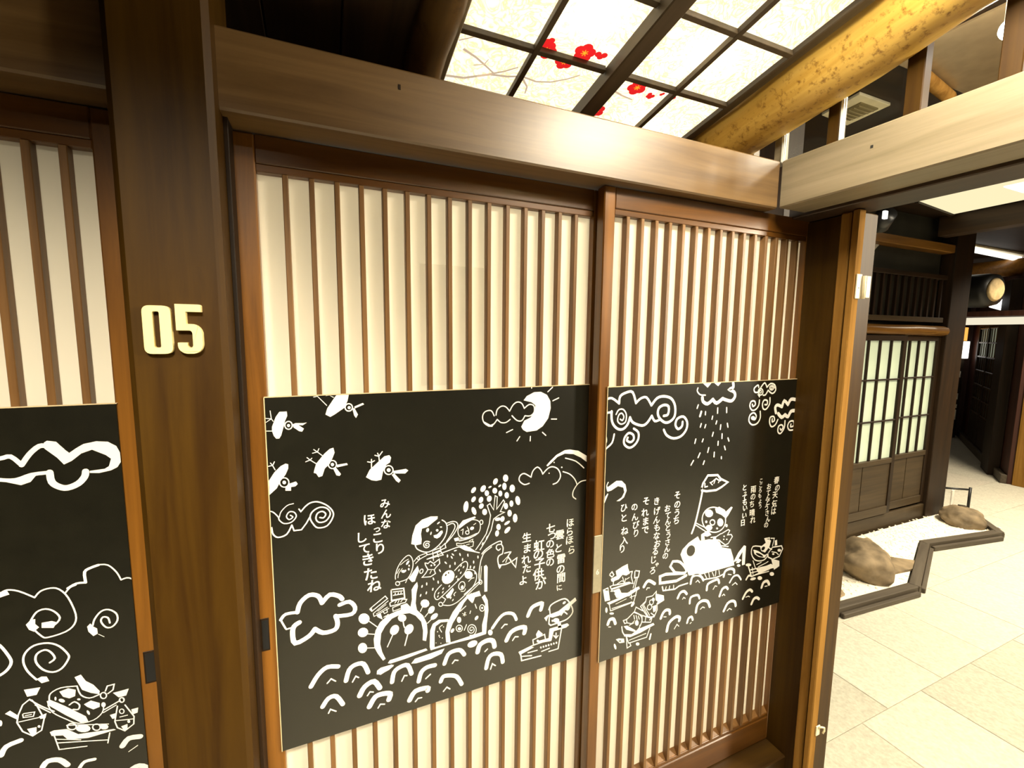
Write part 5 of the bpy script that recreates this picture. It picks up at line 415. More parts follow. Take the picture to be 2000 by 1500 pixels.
ART3 = [
 ('cloud',[('s',7.4,[(613,92.1),(623.2,81.8),(634.7,88.3),(648.5,86.3),(661.6,103.1)]),('s',8.3,[(661.6,103.1),(673.7,84),(687.4,71.1),(697.3,71.6)]),('f',0,[(694.3,65.1),(698.8,62),(710.9,65),(722.7,81.8),(727.5,87.3),(737.7,79.3),(748.8,72.3),(767.3,68.9),(784.1,71.3),(796,80.6),(802.3,93.5),(802.6,112.2),(794.7,121.7),(784.9,126.8),(767.5,130),(753.7,128.4),(754,124.3),(775.8,122.7),(782.4,118.3),(786.5,104.3),(779.2,96.4),(760,84.4),(744.4,89.9),(730,102.5),(718.5,108.3),(710,94.5),(700.7,83.7),(694.1,76.2)]),('s',6.5,[(612,118.5),(631.4,126.6),(651.8,129.1),(673.4,122),(697.8,120.9)]),('s',10.7,[(697.8,120.9),(699.3,139),(708.7,149.2),(720.2,152.7),(735.7,146.5),(745.7,134.6),(747.9,124.7)]),('f',0,[(637.9,131.3),(663.5,122.8),(678.8,124.6),(670.9,135.4),(657.9,139.7)])]),
 ('cloud',[('s',4,[(705.4,346.4),(718.1,339.8),(732,340.7)]),('s',4.7,[(732,340.7),(732,319.4),(741.8,313),(753,310)]),('s',2.6,[(753,309.3),(767,312.9),(778.7,329.4),(784.8,347)]),('s',2.7,[(784.8,347),(794,344.7),(802.8,348.8)])]),
 ('cloud',[('s',2.8,[(600.3,337.5),(613.7,334.6),(624,331),(638.6,336.8),(658.6,353.8)]),('f',0,[(613.7,334.6),(622.4,329.4),(625.7,339.9),(613,342.9)]),('s',2.8,[(658.6,353.8),(667.3,343.4),(681.6,340.5),(693.6,345.8),(704.7,364.8),(713,400),(709.7,419.7),(696,431.5),(670.5,436),(662,431.1),(649.7,410.1)]),('s',2.8,[(701.9,354),(708.9,345.5),(717.4,342.4)]),('s',3,[(650,396.4),(658.9,382.5),(671.4,379.4),(683.2,387.3),(690.1,401.8),(683,412.6),(675.7,414.5)]),('f',0,[(642.5,403.2),(650.1,395.2),(656.1,395.5),(655.3,405.3),(660,412.8),(652.4,419.6),(645.9,414.1)]),('f',0,[(664.1,405.1),(678.2,405),(685.1,409.4),(679.8,419.4),(663.3,415)])]),
 ('swirl',[('s',3,[(736,429.3),(739.7,417.2),(750.1,404.2),(761.7,403.2),(772.6,413.9),(773.5,428.7),(764.9,439.7),(755.4,438.4),(748.7,424.8),(752.1,416.5),(759.6,419.8),(761.7,430.9)]),('f',0,[(727.5,429.7),(732.6,424.5),(736.7,432.1),(742,437.5),(742.2,448.1),(735.3,451.4),(728.6,440.4)]),('l',1.1,[(743.1,449.6),(751.1,457.1)])]),
 ('swirl',[('s',3.3,[(648.2,515),(637.6,495),(633.2,474.6),(637.1,458.1),(650.2,446.7),(669.6,447.2),(684.9,458),(696.1,478.1),(695.3,488.3),(685,503.4),(672,507.1),(658.5,497.7),(650.2,479.7),(652.3,465.1),(663.3,459.4),(671.7,465.7),(676.8,480.1),(669.1,486.8)]),('f',0,[(648.3,513.8),(655.6,511),(662.6,513.2),(665.4,523.2),(654.6,524.3)])]),
 ('swirl',[('s',4.5,[(596.1,423.8),(605.2,433.8),(613.6,453.6),(617.3,469.7),(611.1,482.9),(600.4,490.8),(590.3,491.3)])]),
 ('boat',[('f',0,[(701.6,527),(711.1,524.7),(717.5,540.1),(728,551.5),(736.5,567.8),(735.1,574.1),(723.1,567.4),(710.6,556.5),(706.1,541.7)]),('s',2.2,[(662.4,561.3),(665.1,549.2),(680.2,542.4),(703.9,546.3)]),('s',2.3,[(703.9,546.3),(708,566.3),(720.4,577.3),(736,574.5)]),('f',0,[(677.8,549.5),(690.8,546.7),(701.5,553.4),(699.6,566.1),(691.1,568),(682.3,561.6)]),('f',0,[(711.1,587.5),(721.9,583.2),(734.7,593),(734.1,601),(724.3,603),(715.4,594.4)]),('s',2.5,[(690,581.5),(697.8,577.5),(704.6,586.6),(702.1,595.1),(694.8,592.5)]),('f',0,[(658.7,562.7),(664.1,561.9),(684.4,582.2),(712.1,613.5),(715,625.5),(703.7,624.1),(683,600.4),(659.8,570.9)]),('s',1.8,[(659.8,570.9),(665.6,588.8),(682.4,608.2),(699.9,624),(722.7,625.6),(737,614.4),(740.4,599.1)]),('f',0,[(743.5,599.7),(742.6,602.6),(740.8,603.9),(738.7,603.2),(737.1,600.6),(736.7,597.3),(737.6,594.4),(739.4,593),(741.5,593.8),(743.1,596.3)]),('l',2.3,[(745,570.7),(748.6,561),(759.4,560.5),(756.7,571.9),(748.4,577.3)]),('c',2.1,[(746,580.6),(744.9,584),(742.5,585.6),(739.6,584.6),(737.5,581.5),(736.9,577.5),(738.1,574),(740.5,572.5),(743.3,573.4),(745.4,576.5)]),('f',0,[(684.3,572),(682.9,573.3),(680.4,572.8),(677.7,570.8),(675.9,568),(675.6,565.4),(677,564.1),(679.5,564.6),(682.2,566.6),(684,569.4)]),('f',0,[(672.8,562.3),(672.3,564.6),(671.5,565.8),(670.6,565.5),(670,563.8),(670,561.3),(670.4,559),(671.2,557.7),(672.1,558),(672.7,559.8)]),('f',0,[(718.1,606.2),(718.6,609.4),(718.3,611.7),(717.3,612.2),(715.9,610.6),(714.6,607.7),(714.1,604.5),(714.4,602.2),(715.4,601.7),(716.8,603.3)]),('f',0,[(707.1,575.4),(706.5,576.5),(705.2,576.8),(703.6,576.2),(702.4,575),(702,573.6),(702.6,572.6),(703.9,572.3),(705.5,572.8),(706.7,574)]),('s',2.2,[(636.4,552.4),(650.9,570.4),(667.6,586.9)]),('s',2,[(642.4,564.8),(662.1,587.5)]),('s',2.4,[(739.3,609.7),(765.7,598.3)]),('c',2.4,[(772.2,599.2),(771.4,601.8),(769.5,603),(767.3,602.2),(765.7,599.8),(765.2,596.7),(766.1,594.1),(768,593),(770.1,593.7),(771.8,596.1)]),('l',1.9,[(738.9,615),(759.2,605.7)]),('f',0,[(658.1,627.1),(664.6,625.6),(682.6,629.7),(698.2,646.5),(751.8,655.7),(755.6,658.5),(712.4,660.1),(682.7,652.7),(676.2,640.8),(660.1,635.9)]),('l',2,[(663.7,636),(668.6,668),(709.3,676.8)]),('l',2.1,[(745.4,661.7),(741,682.3)]),('l',1.9,[(666.1,653),(742.4,675.8)]),('l',1.6,[(664.9,644.5),(701,659.8)]),('f',0,[(717.3,641.4),(715.9,644.4),(712.7,646.1),(708.3,646),(703.5,644.2),(699.4,641),(696.6,637.2),(695.8,633.3),(697.1,630.3),(700.3,628.6),(704.7,628.7),(709.5,630.5),(713.7,633.6),(716.5,637.5)]),('c',2.3,[(696.7,629.6),(695.2,633),(691.8,634.2),(687.9,632.7),(684.9,629.1),(683.9,624.8),(685.4,621.4),(688.8,620.2),(692.7,621.7),(695.7,625.3)]),('f',0,[(744.4,647.9),(742.9,651),(739.4,651.9),(735.3,650.3),(732.1,646.9),(731.1,643),(732.6,640),(736.1,639.1),(740.2,640.6),(743.4,644)]),('c',2.1,[(732,644.1),(730.6,647.7),(727.6,649),(724.1,647.7),(721.4,644.2),(720.6,639.9),(722,636.4),(725,635),(728.5,636.3),(731.2,639.8)]),('l',1.9,[(683.2,621.9),(744.8,642)])]),
 ('lantern',[('l',2.2,[(635.7,550.8),(625.4,558.9),(617.8,576.8),(614.9,591.3),(621,611.8),(634,625.9),(647,619),(652.3,597.2),(644.2,565.4),(638.1,553)]),('l',1.7,[(617.5,591),(652.7,592.1)]),('f',0,[(629.5,529.4),(652.2,531.8),(645.8,545.2),(632.7,544.6)]),('f',0,[(600.5,568.1),(607.7,564.2),(617.7,578.1),(615.4,585)]),('f',0,[(645.8,589.5),(656.7,586.9),(654.2,596.5),(647.1,595.3)]),('f',0,[(627.4,609),(640.6,610),(639.6,621.5),(633,626.8)]),('l',1.7,[(623.9,576.5),(640.5,578.5),(638,586.7),(624.2,584.3),(623.9,576.5)]),('l',1.5,[(627,581.5),(635.7,582)]),('f',0,[(646.2,610.8),(645.7,612.1),(644.6,612.7),(643.3,612.2),(642.3,610.9),(642.1,609.2),(642.6,607.9),(643.7,607.3),(645,607.8),(645.9,609.1)])]),
 ('lantern',[('l',2.2,[(761,609.1),(754.8,640.1),(757.8,655.2),(769.1,666.4),(783.9,656.5),(785.4,640.1),(772.9,610.5)]),('l',1.9,[(755.9,639.1),(784.7,645.5)]),('f',0,[(756.2,578.5),(781.2,577.3),(776.2,590.8),(764.2,590.9)]),('f',0,[(782.1,623.5),(793.3,623.3),(791.6,633.9),(783.3,635.1)]),('f',0,[(748.1,623.8),(757,622.9),(756.3,633.7),(751.4,633.3)]),('f',0,[(763.8,654.6),(774,652.8),(773.3,663.8),(768.1,666)]),('c',1.7,[(770.6,623.6),(769.7,626.2),(767.8,627.4),(765.6,626.6),(764,624.2),(763.5,621.1),(764.4,618.4),(766.3,617.3),(768.5,618.1),(770.1,620.5)]),('l',1.7,[(763.3,633.5),(775.3,633.7)]),('f',0,[(778.7,648.9),(778.2,650.7),(776.9,651.5),(775.4,650.9),(774.3,649.3),(774,647.2),(774.6,645.4),(775.8,644.7),(777.3,645.2),(778.4,646.8)])]),
 ('wave',[('s',8.5,[(588.6,648.6),(596.7,633.6),(617,628.6)])]),
 ('wave',[('s',9.5,[(642.7,694.7),(650.7,685.9),(666.9,689.8),(677.8,705.2)])]),
 ('wave',[('s',6.1,[(694.7,719.1),(703.1,708.8),(718.5,709.5)])]),
 ('wave',[('s',10.2,[(762.9,697.9),(773.9,685.2),(792.1,688)]),('l',1.5,[(771.9,714.2),(786.8,705.9)])]),
 ('wave',[('s',9.4,[(773.2,754.9),(785.9,751.5),(806,764.3)])]),
 ('wave',[('f',0,[(595.5,585.4),(594.8,588.8),(593.4,590.5),(592,590),(591,587.4),(590.9,583.7),(591.6,580.4),(593,578.6),(594.4,579.2),(595.4,581.8)])]),
]
TXT1 = [
 [('み', 240.2, 265.4, 23.7), ('ん', 242.5, 291.0, 23.8), ('な', 241.1, 315.9, 23.9)],
 [('ほ', 204.4, 299.2, 28.6), ('っ', 220.5, 327.1, 18.8), ('こ', 221.4, 347.8, 29.1), ('り', 226.5, 374.9, 29.3)],
 [('し', 186.8, 340.1, 27.2), ('て', 191.6, 368.9, 27.4)],
 [('き', 198.5, 397.1, 32.4), ('た', 203.5, 434.0, 32.7), ('ね', 211.7, 465.5, 33.0)],
 [('ほ', 752.9, 396.7, 26.7), ('ら', 751.7, 423.0, 26.8), ('ほ', 752.4, 449.1, 26.9), ('ら', 759.4, 479.4, 27.1)],
 [('雲', 719.5, 427.3, 28.8), ('と', 716.5, 466.0, 28.9), ('雷', 725.4, 500.3, 29.2), ('の', 724.2, 531.7, 29.4), ('間', 726.9, 558.5, 29.5), ('に', 721.6, 587.3, 19.3)],
 [('七', 689.3, 402.0, 27.6), ('つ', 693.7, 426.4, 27.8), ('の', 688.4, 449.0, 27.9), ('色', 689.8, 476.7, 28.0), ('の', 689.6, 503.4, 28.2)],
 [('虹', 653.4, 446.2, 33.4), ('の', 652.0, 473.0, 33.5), ('子', 656.4, 501.8, 33.7), ('供', 653.1, 532.5, 33.9), ('が', 661.4, 560.7, 34.2)],
 [('生', 615.0, 416.0, 27.8), ('ま', 617.4, 448.4, 28.0), ('れ', 614.2, 479.9, 28.1), ('た', 616.5, 506.6, 28.2), ('よ', 605.7, 539.2, 28.3)]
]
TXT2 = [
 [('そ', 269.6, 344.0, 26.2), ('の', 271.6, 374.3, 26.3), ('う', 271.9, 400.9, 26.5), ('ち', 270.5, 424.9, 26.6)],
 [('お', 233.4, 380.6, 22.9), ('て', 236.3, 403.8, 23.1), ('ん', 237.6, 423.7, 23.1), ('と', 238.8, 443.9, 23.2), ('う', 241.8, 467.4, 23.4), ('さ', 240.3, 490.2, 23.4), ('ん', 240.2, 512.2, 23.5), ('の', 234.1, 534.2, 23.6)],
 [('き', 189.5, 351.7, 24.9), ('げ', 192.8, 382.8, 25.1), ('ん', 193.0, 410.7, 25.2), ('も', 195.9, 435.5, 25.3), ('な', 196.0, 461.8, 25.5), ('お', 200.4, 487.8, 25.6), ('る', 193.1, 511.7, 25.7), ('じ', 188.8, 537.4, 25.8), ('ゃ', 202.4, 555.9, 16.9), ('ろ', 186.5, 572.0, 25.9)],
 [('そ', 149.6, 346.0, 26.2), ('れ', 147.3, 380.5, 26.4), ('ま', 151.6, 408.8, 26.5), ('で', 151.7, 436.3, 26.7)],
 [('の', 107.4, 358.3, 24.3), ('ん', 110.3, 388.7, 24.5), ('び', 115.7, 413.8, 24.6), ('り', 117.1, 439.6, 24.8)],
 [('ひ', 69.5, 354.9, 25.6), ('と', 71.0, 385.2, 25.8), ('ね', 75.5, 425.5, 26.0), ('入', 75.6, 455.5, 26.2), ('り', 68.7, 479.6, 26.2)],
 [('春', 718.3, 351.1, 26.1), ('の', 725.4, 380.4, 26.2), ('天', 716.6, 405.0, 26.3), ('気', 716.3, 436.3, 26.4), ('は', 715.5, 463.5, 26.5)],
 [('お', 682.3, 369.4, 22.3), ('て', 681.0, 392.1, 22.4), ('ん', 681.0, 409.6, 22.5), ('と', 682.8, 426.0, 22.6), ('う', 677.2, 444.1, 22.6), ('さ', 682.5, 465.3, 22.7), ('ん', 689.5, 488.2, 22.8), ('の', 682.2, 508.9, 22.9)],
 [('こ', 640.6, 344.2, 17.7), ('こ', 640.6, 361.4, 17.8), ('ろ', 638.7, 378.4, 17.8), ('も', 638.7, 397.0, 17.9), ('よ', 642.7, 417.6, 17.9), ('う', 644.6, 435.2, 18.0)],
 [('雨', 605.0, 369.9, 25.4), ('の', 605.8, 396.4, 25.5), ('ち', 602.9, 421.1, 25.6), ('晴', 607.8, 452.4, 25.8), ('れ', 614.1, 478.8, 25.9)],
 [('と', 562.7, 357.9, 23.2), ('っ', 566.4, 377.9, 15.1), ('て', 566.1, 393.5, 23.4), ('も', 567.7, 409.4, 23.4), ('い', 571.5, 431.0, 23.5), ('い', 570.5, 457.2, 23.6), ('日', 565.7, 481.5, 23.7)]
]

# ================================================================== SETTING
fl = struct(box('floor', -3, 11.5, -3.2, 4.2, -.08, -.004, TILES[0], bev=0)); tag(fl, 'pale carpet tile floor')
tile_me = [mesh_from(box_bm(.4425, .4425, .012, .0015), 'carpet_tile', m) for m in TILES]
T = .4447; pick = {}
for j in range(-3, 5):
    y0 = -.092 + j*T; off = 2.468 if j % 2 else 2.21
    for i in range(-3, 14):
        x0 = off + i*T
        if x0 < 1.25 or x0 > 7.6: continue
        mi = random.choices((0, 1, 2, 3), (.60, .14, .06, .20))[0]
        if j == -1 and i in (0, 1): mi = 2
        if j == 0 and i == -1: mi = 2
        o = bpy.data.objects.new('carpet_tile', tile_me[mi]); place(o, (x0+T/2, y0+T/2, -.006+.0012*random.random()), fl)
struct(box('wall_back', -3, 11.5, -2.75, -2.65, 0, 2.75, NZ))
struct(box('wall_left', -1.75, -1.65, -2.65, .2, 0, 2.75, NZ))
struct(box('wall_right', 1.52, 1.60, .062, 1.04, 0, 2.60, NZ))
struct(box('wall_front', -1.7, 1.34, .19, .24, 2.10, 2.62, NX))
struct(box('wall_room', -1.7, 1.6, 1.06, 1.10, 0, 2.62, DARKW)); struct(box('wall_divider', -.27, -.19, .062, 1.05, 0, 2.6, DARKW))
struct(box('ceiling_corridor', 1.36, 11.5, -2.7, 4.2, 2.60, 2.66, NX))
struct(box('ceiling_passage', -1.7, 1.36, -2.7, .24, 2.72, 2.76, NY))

SL = math.atan(.18); ZC = 2.287; TILT = (-SL, 0, 0); ORG = (0, 0, ZC)

# ================================================================== LATTICE LIGHT OVER THE DOORS
pan = empty('ceiling_light_panel', ORG, 'backlit paper ceiling panel with dark wooden lattice and painted red plum blossom, above the doors', 'ceiling light', rot=TILT)
xs = [.306, .4935, .716, .931, 1.138]; ys = [.178 - .199*i for i in range(0, 9)]
pm = {}
for a in range(4):
    for b in range(8):
        x0, x1, y1, y0 = xs[a], xs[a+1], ys[b], ys[b+1]
        if a not in pm:
            bm = box_bm(x1-x0-.002, y1-y0-.002, .0012, 0); pm[a] = mesh_from(bm, 'paper_pane', WASHI)
        o = bpy.data.objects.new('paper_pane', pm[a]); place(o, ((x0+x1)/2, (y0+y1)/2, 0), pan)
for y in ys:
    box('lattice_bar', .306, .692, y-.007, y+.007, -.015, -.001, LB, pan, .001)
    box('lattice_bar', .742, 1.138, y-.007, y+.007, -.015, -.001, LB, pan, .001)
for x in (.4935, .931):
    box('lattice_bar', x-.007, x+.007, ys[-1], ys[0], -.0165, -.001, LB, pan, .001)
box('centre_bar', .694, .742, ys[-1], ys[0], -.040, -.001, LB, pan, .003, label='thick dark centre bar')
box('frame_bar', .294, .308, ys[-1], ys[0], -.018, .006, BY, pan, .002)
box('frame_bar', 1.118, 1.146, ys[-1], ys[0], -.016, .006, LB, pan, .002)
box('light_box', .28, 1.16, ys[-1], ys[0], .16, .18, BOXIN, pan, 0)
box('light_box_side', .28, .292, ys[-1], ys[0], .01, .16, BOXIN, pan, 0); box('light_box_side', 1.148, 1.16, ys[-1], ys[0], .01, .16, BOXIN, pan, 0)
for (y, xa, xb, pw) in ((-.145, .54, .62, .13), (-.15, .88, .98, .12), (.14, .90, 1.02, .10), (-.95, .4, 1.05, .8), (-1.25, .4, 1.05, .8)):
    L = bpy.data.lights.new('panel_tube', 'AREA'); L.shape = 'RECTANGLE'; L.size = xb-xa; L.size_y = .04; L.energy = pw; L.color = (1, .93, .76)
    o = bpy.data.objects.new('panel_tube', L); link(o, pan); o.location = ((xa+xb)/2, y, .075)
# painted plum on the paper (under side, facing down)
def blossom(x, y, r, turn, petals=5, mid=True):
    bm = bmesh.new()
    for k in range(petals):
        a = turn + 2*math.pi*k/5; cx, cy = math.cos(a)*r*.52, math.sin(a)*r*.52
        vs = [bm.verts.new((cx+math.cos(t)*r*.52, cy+math.sin(t)*r*.5, .00003*k)) for t in [-2*math.pi*q/12 for q in range(12)]]
        bm.faces.new(vs)
    if mid:
        for k in range(7):
            a = 2*math.pi*k/7; q = [(0, -.06), (.34, -.035), (.36, .035), (0, .06)]
            vs = [bm.verts.new((r*(u*math.cos(a)-v*math.sin(a)), r*(u*math.sin(a)+v*math.cos(a)), -.0004)) for u, v in q][::-1]
            bm.faces.new(vs).material_index = 1
    o = bpy.data.objects.new('plum_blossom', mesh_from(bm, 'plum_blossom', [PETAL, STAMEN])); place(o, (x, y, -.0016), pan)
for x, y, r, t, p in ((.523, -.022, .022, 0, 5), (.522, -.043, .013, 1, 4), (.583, -.004, .020, .5, 5), (.617, -.045, .023, .9, 5), (.660, -.056, .014, .2, 3), (.822, .010, .023, .3, 5), (.880, .024, .011, 0, 4), (.905, .006, .008, 0, 2), (.948, .004, .010, 1, 3), (.766, .128, .022, .4, 5)):
    blossom(x, y, r*1.2, t, p, p == 5)
def twig(pts, w):
    bm = bmesh.new(); n = len(pts)
    for i in range(n-1):
        a, b = Vector(pts[i]+(0,)), Vector(pts[i+1]+(0,)); d = (b-a).normalized(); nn = Vector((-d.y, d.x, 0)); wa = w*(1-.6*i/n)/2; wb = w*(1-.6*(i+1)/n)/2
        bm.faces.new([bm.verts.new(q) for q in (a-nn*wa, a+nn*wa, b+nn*wb, b-nn*wb)])
    for f in bm.faces:
        f.normal_update()
        if f.normal.z > 0: f.normal_flip()
    c = Vector((0, 0, 0)); o = bpy.data.objects.new('painted_twig', mesh_from(bm, 'painted_twig', TWIG)); place(o, (0, 0, -.0012), pan)
twig([(.312, .135), (.36, .128), (.42, .095), (.465, .088), (.50, .075), (.545, .08), (.583, .069), (.62, .045), (.645, .022)], .008)
twig([(.39, .112), (.45, .075), (.48, .05)], .006)
twig([(.332, .04), (.37, .055), (.40, .072), (.43, .09)], .007); twig([(.395, .068), (.40, .05)], .003); twig([(.37, .08), (.395, .068)], .003)
twig([(.50, .075), (.53, .105), (.535, .13)], .006); twig([(.76, .04), (.80, .05), (.84, .055)], .007); twig([(.315, .02), (.345, .0)], .004)

# logs along both sides of the panel, dark boards to the left
def ceiling_log(name, x, z, r, mat, y0, y1, label, sd):
    root = empty(name, ORG, label, 'beam', rot=TILT)
    pts = [(x + .004*math.sin(i*1.3+sd), y0+(y1-y0)*i/30, z + .003*math.cos(i*.9+sd)) for i in range(31)]
    tube('log_trunk', pts, r, mat, root, 22, .06, sd); return root
ceiling_log('ceiling_log', 1.262, .0, .098, LOG, .17, -1.65, 'thick golden log beam with mottled bark marks, right of the lattice light', 3.0)
ceiling_log('ceiling_log', .255, -.002, .047, LOGD, .17, -1.65, 'slim dark log beam at the left edge of the lattice light', 9.0)
cb = empty('ceiling_boards', ORG, 'dark sloping ceiling boards left of the lattice light', 'ceiling', rot=TILT, kind='structure')
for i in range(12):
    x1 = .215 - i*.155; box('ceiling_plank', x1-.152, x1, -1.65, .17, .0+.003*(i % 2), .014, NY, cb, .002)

# ================================================================== POSTS, LINTEL, RIGHT BEAM
box('lintel_beam', -1.62, 1.298, -.08, .185, 1.995, 2.135, BX, None, .004, label='long horizontal lintel beam over the sliding doors', cat='beam')
box('knot', .158, .163, -.0806, -.0795, 2.094, 2.104, NX, bpy.data.objects['lintel_beam'], 0)
lp = empty('door_post', (-.2275, -.04, 0), 'broad dark wooden post carrying the number 05', 'post')
box('post_body', -.2995, -.1555, -.13, .06, 0, 2.33, WZ, lp, .010)
rp = empty('door_post', (1.54, -.08, 0), 'brown wooden post at the right end of the doors under the cross beam', 'post')
box('post_body', 1.502, 1.60, -.196, .06, 0, 1.985, WZ, rp, .004)
box('rebate_strip', 1.488, 1.503, -.182, -.152, .0, 1.985, OZ, rp, .004)  # lighter timber: the light this ridge catches is put into its colour
box('edge_board', 1.474, 1.508, -.212, -.194, 0, 1.985, OZ, rp, .003)  # tan of the lit front face put into the timber colour
box('stop_strip', 1.562, 1.60, -.10, -.02, 0, 1.985, NZ, rp, .002)
cbm = empty('cross_beam', (1.42, -.9, 2.0), 'cross beam, pale sheen put into its colour, running forward from the lintel on the right', 'beam')
box('beam_body', 1.30, 1.42, -2.6, -.081, 1.996, 2.135, BY, cbm, .004)
box('track_board', 1.42, 1.555, -2.6, -.03, 1.986, 2.12, NY, cbm, .003)
box('knot', 1.2993, 1.301, -.328, -.322, 2.083, 2.09, BLACK, cbm, 0)
# short struts above the cross beam, with clear sheets between them
for i, (y, wy) in enumerate(((.045, .026), (-.055, .026), (-.215, .032), (-.395, .036), (-.56, .036), (-.75, .036))):
    o = box('beam_strut', 1.315, 1.345, y-wy/2, y+wy/2, 2.135, 2.60, WZ if i > 1 else BY, None, .002)
    tag(o, ('shortest pale strut on the cross beam, nearest the lintel corner', 'second short strut on the cross beam beside a clear sheet edge', 'strut on the cross beam with a clear sheet edge, left of the ceiling vent', 'dark strut on the cross beam right of the ceiling vent', 'strut on the cross beam at the right edge of the picture', 'strut on the cross beam beyond the right edge of the picture')[i], 'strut', 'struts on the cross beam')
for i, (y, h) in enumerate(((-.075, 2.30), (-.24, 2.335))):
    sh = empty('acrylic_sheet', (1.33, y, 2.135), ('clear upright sheet edge standing nearest the lintel corner', 'clear upright sheet edge standing left of the ceiling vent')[i], 'sheet', 'clear sheets on the cross beam')
    box('sheet_pane', 1.312, 1.318, y-.13, y, 2.136, h-.03, ACRYL, sh, 0)
    box('sheet_edge', 1.309, 1.3115, y-.003, y+.004, 2.136, h-.02, ACRYLE, sh, 0)
    box('sheet_edge', 1.309, 1.3115, y-.008, y-.0045, 2.136, h-.02, ACRYLE, sh, 0)

struct(box('trim_2', -.156, -.148, -.05, .06, .083, 1.996, NZ, None, .001)); tag(bpy.data.objects['trim_2'], 'narrow dark strip added to stop light beside the numbered post')  # strip added to close a light leak between post and stile
struct(box('trim_1', -1.62, 1.53, -.118, .10, 0, .083, WX, None, .004))      # door sill
tag(bpy.data.objects['trim_1'], 'worn wooden door sill')

# ================================================================== SLIDING DOORS
def slats(root, xs_, w_, y0, y1, z0, z1):
    me = mesh_from(box_bm(w_, y1-y0, z1-z0, .0012), 'slat', KZ)
    for x in xs_:
        o = bpy.data.objects.new('slat', me); place(o, (x+w_/2, (y0+y1)/2, (z0+z1)/2), root)
def door(name, label, xa, xb, xl, xr, yF, sl, ws, bx0, bx1, bz0, bz1, zt=1.922, zb=.19):
    """xa..xb whole leaf, xl..xr inside the stiles, board bx0..bx1"""
    root = empty(name, (xa, yF, .083), label, None, kind='structure')
    box('stile', xa, xl, yF, yF+.034, .085, 1.993, SZ, root, .003)
    box('stile', xr, xb, yF, yF+.034, .085, 1.993, SZ, root, .003)
    box('top_rail', xl, xr, yF+.001, yF+.034, zt+.016, 1.993, SX, root, .002)
    box('rail_bead', xl, xr, yF+.003, yF+.034, zt, zt+.0155, SX, root, .0015)
    box('bottom_rail', xl, xr, yF+.001, yF+.034, .085, zb-.012, SX, root, .003)
    box('rail_bead', xl, xr, yF+.004, yF+.034, zb-.0115, zb, SX, root, .0015)
    pp = box('paper', xl-.004, xr+.004, yF+.0225, yF+.024, .10, 1.96, PAPER, root, 0)
    prism('sloped_sill', [(yF+.005, zb-.002), (yF+.022, zb-.002), (yF+.022, zb+.016)], 'x', xl, xr, KZ, root)
    slats(root, sl, ws, yF+.001, yF+.0222, zb, zt)
    bd = box('drawing_board', bx0, bx1, yF-.004, yF-.0002, bz0, bz1, BOARD, root, .0005, label='black board printed with white drawings')
    box('board_edge', bx0-.0012, bx1+.0012, yF-.0042, yF-.0002, bz1, bz1+.0018, SEAM, bd, 0)
    box('board_edge', bx0-.0018, bx0, yF-.0042, yF-.0002, bz0, bz1, SEAM, bd, 0)
    return root, bd
d1, b1 = door('door_1', 'middle sliding door, slatted paper with a black board of birds, moon and animals', -.151, .742, -.1125, .689, 0.0, [-.0657+.0496*i for i in range(15)], .0108, -.117, .6865, .640, 1.464)
drawings(b1, -.117, 1.464, -.004, 803.5, 824, ART1); writing(b1, -.117, 1.464, -.004, TXT1)
d2, b2 = door('door_2', 'right sliding door, slatted paper with a black board of a whale and boats', .690, 1.560, .726, 1.5006, -.044, [.715+.0491*i for i in range(1, 16)], .011, .719, 1.5075, .639, 1.460)
drawings(b2, .719, 1.460, -.048, 788.5, 821, ART2); writing(b2, .719, 1.460, -.048, TXT2)
d3, b3 = door('door_3', 'left sliding door left of the numbered post, black board with clouds and a boat', -1.20, -.318, -1.16, -.3655, 0.0, [-.4015-.0487*i-.0108 for i in range(0, 16)], .0125, -1.163, -.362, .640, 1.464)
drawings(b3, -1.163, 1.464, -.004, 801, 824, ART3)
# finger pulls and the numbered latch plate
def pull(root, x0, x1, y, z0, z1):
    q = box('finger_pull', x0, x1, y-.0012, y+.002, z0, z1, NZ, root, .0006)
    box('pull_shade', x0+.003, x1-.002, y-.0016, y-.0011, z0+.004, z1-.004, BLACK, q, 0)  # flat black face, painted shade for the hollow of the pull
pull(d1, -.1475, -.131, 0, .895, .972); pull(d3, -.356, -.336, 0, .885, .955); pull(d2, 1.532, 1.550, -.044, .905, .955)
box('paper_patch', .218, .380, .0218, .0224, 1.475, 1.768, PATCH, d1, 0, label='faint paper patch')
lt = box('latch_plate', .690, .7175, -.0475, -.0438, .862, 1.035, METAL, d2, .001, label='brushed metal latch plate with a small 6')
def digit(ch, parent, at, h, mat, rotx=True):
    cu = bpy.data.curves.new('glyph', 'FONT'); cu.body = ch; cu.size = 1; cu.align_x = 'CENTER'; cu.align_y = 'CENTER'; cu.offset = .01
    ob = bpy.data.objects.new('glyph', cu); COL.objects.link(ob); bpy.context.view_layer.update()
    me = bpy.data.meshes.new_from_object(ob.evaluated_get(bpy.context.evaluated_depsgraph_get())); bpy.data.objects.remove(ob)
    for v in me.vertices: v.co = Vector((v.co.x*h, 0, v.co.y*h))
    bm = bmesh.new(); bm.from_mesh(me); face_front(bm); o = bpy.data.objects.new('plate_number', mesh_from(bm, 'plate_number', mat)); place(o, at, parent)
digit('6', lt, (.7045, -.0478, .925), .022, WHITEP)

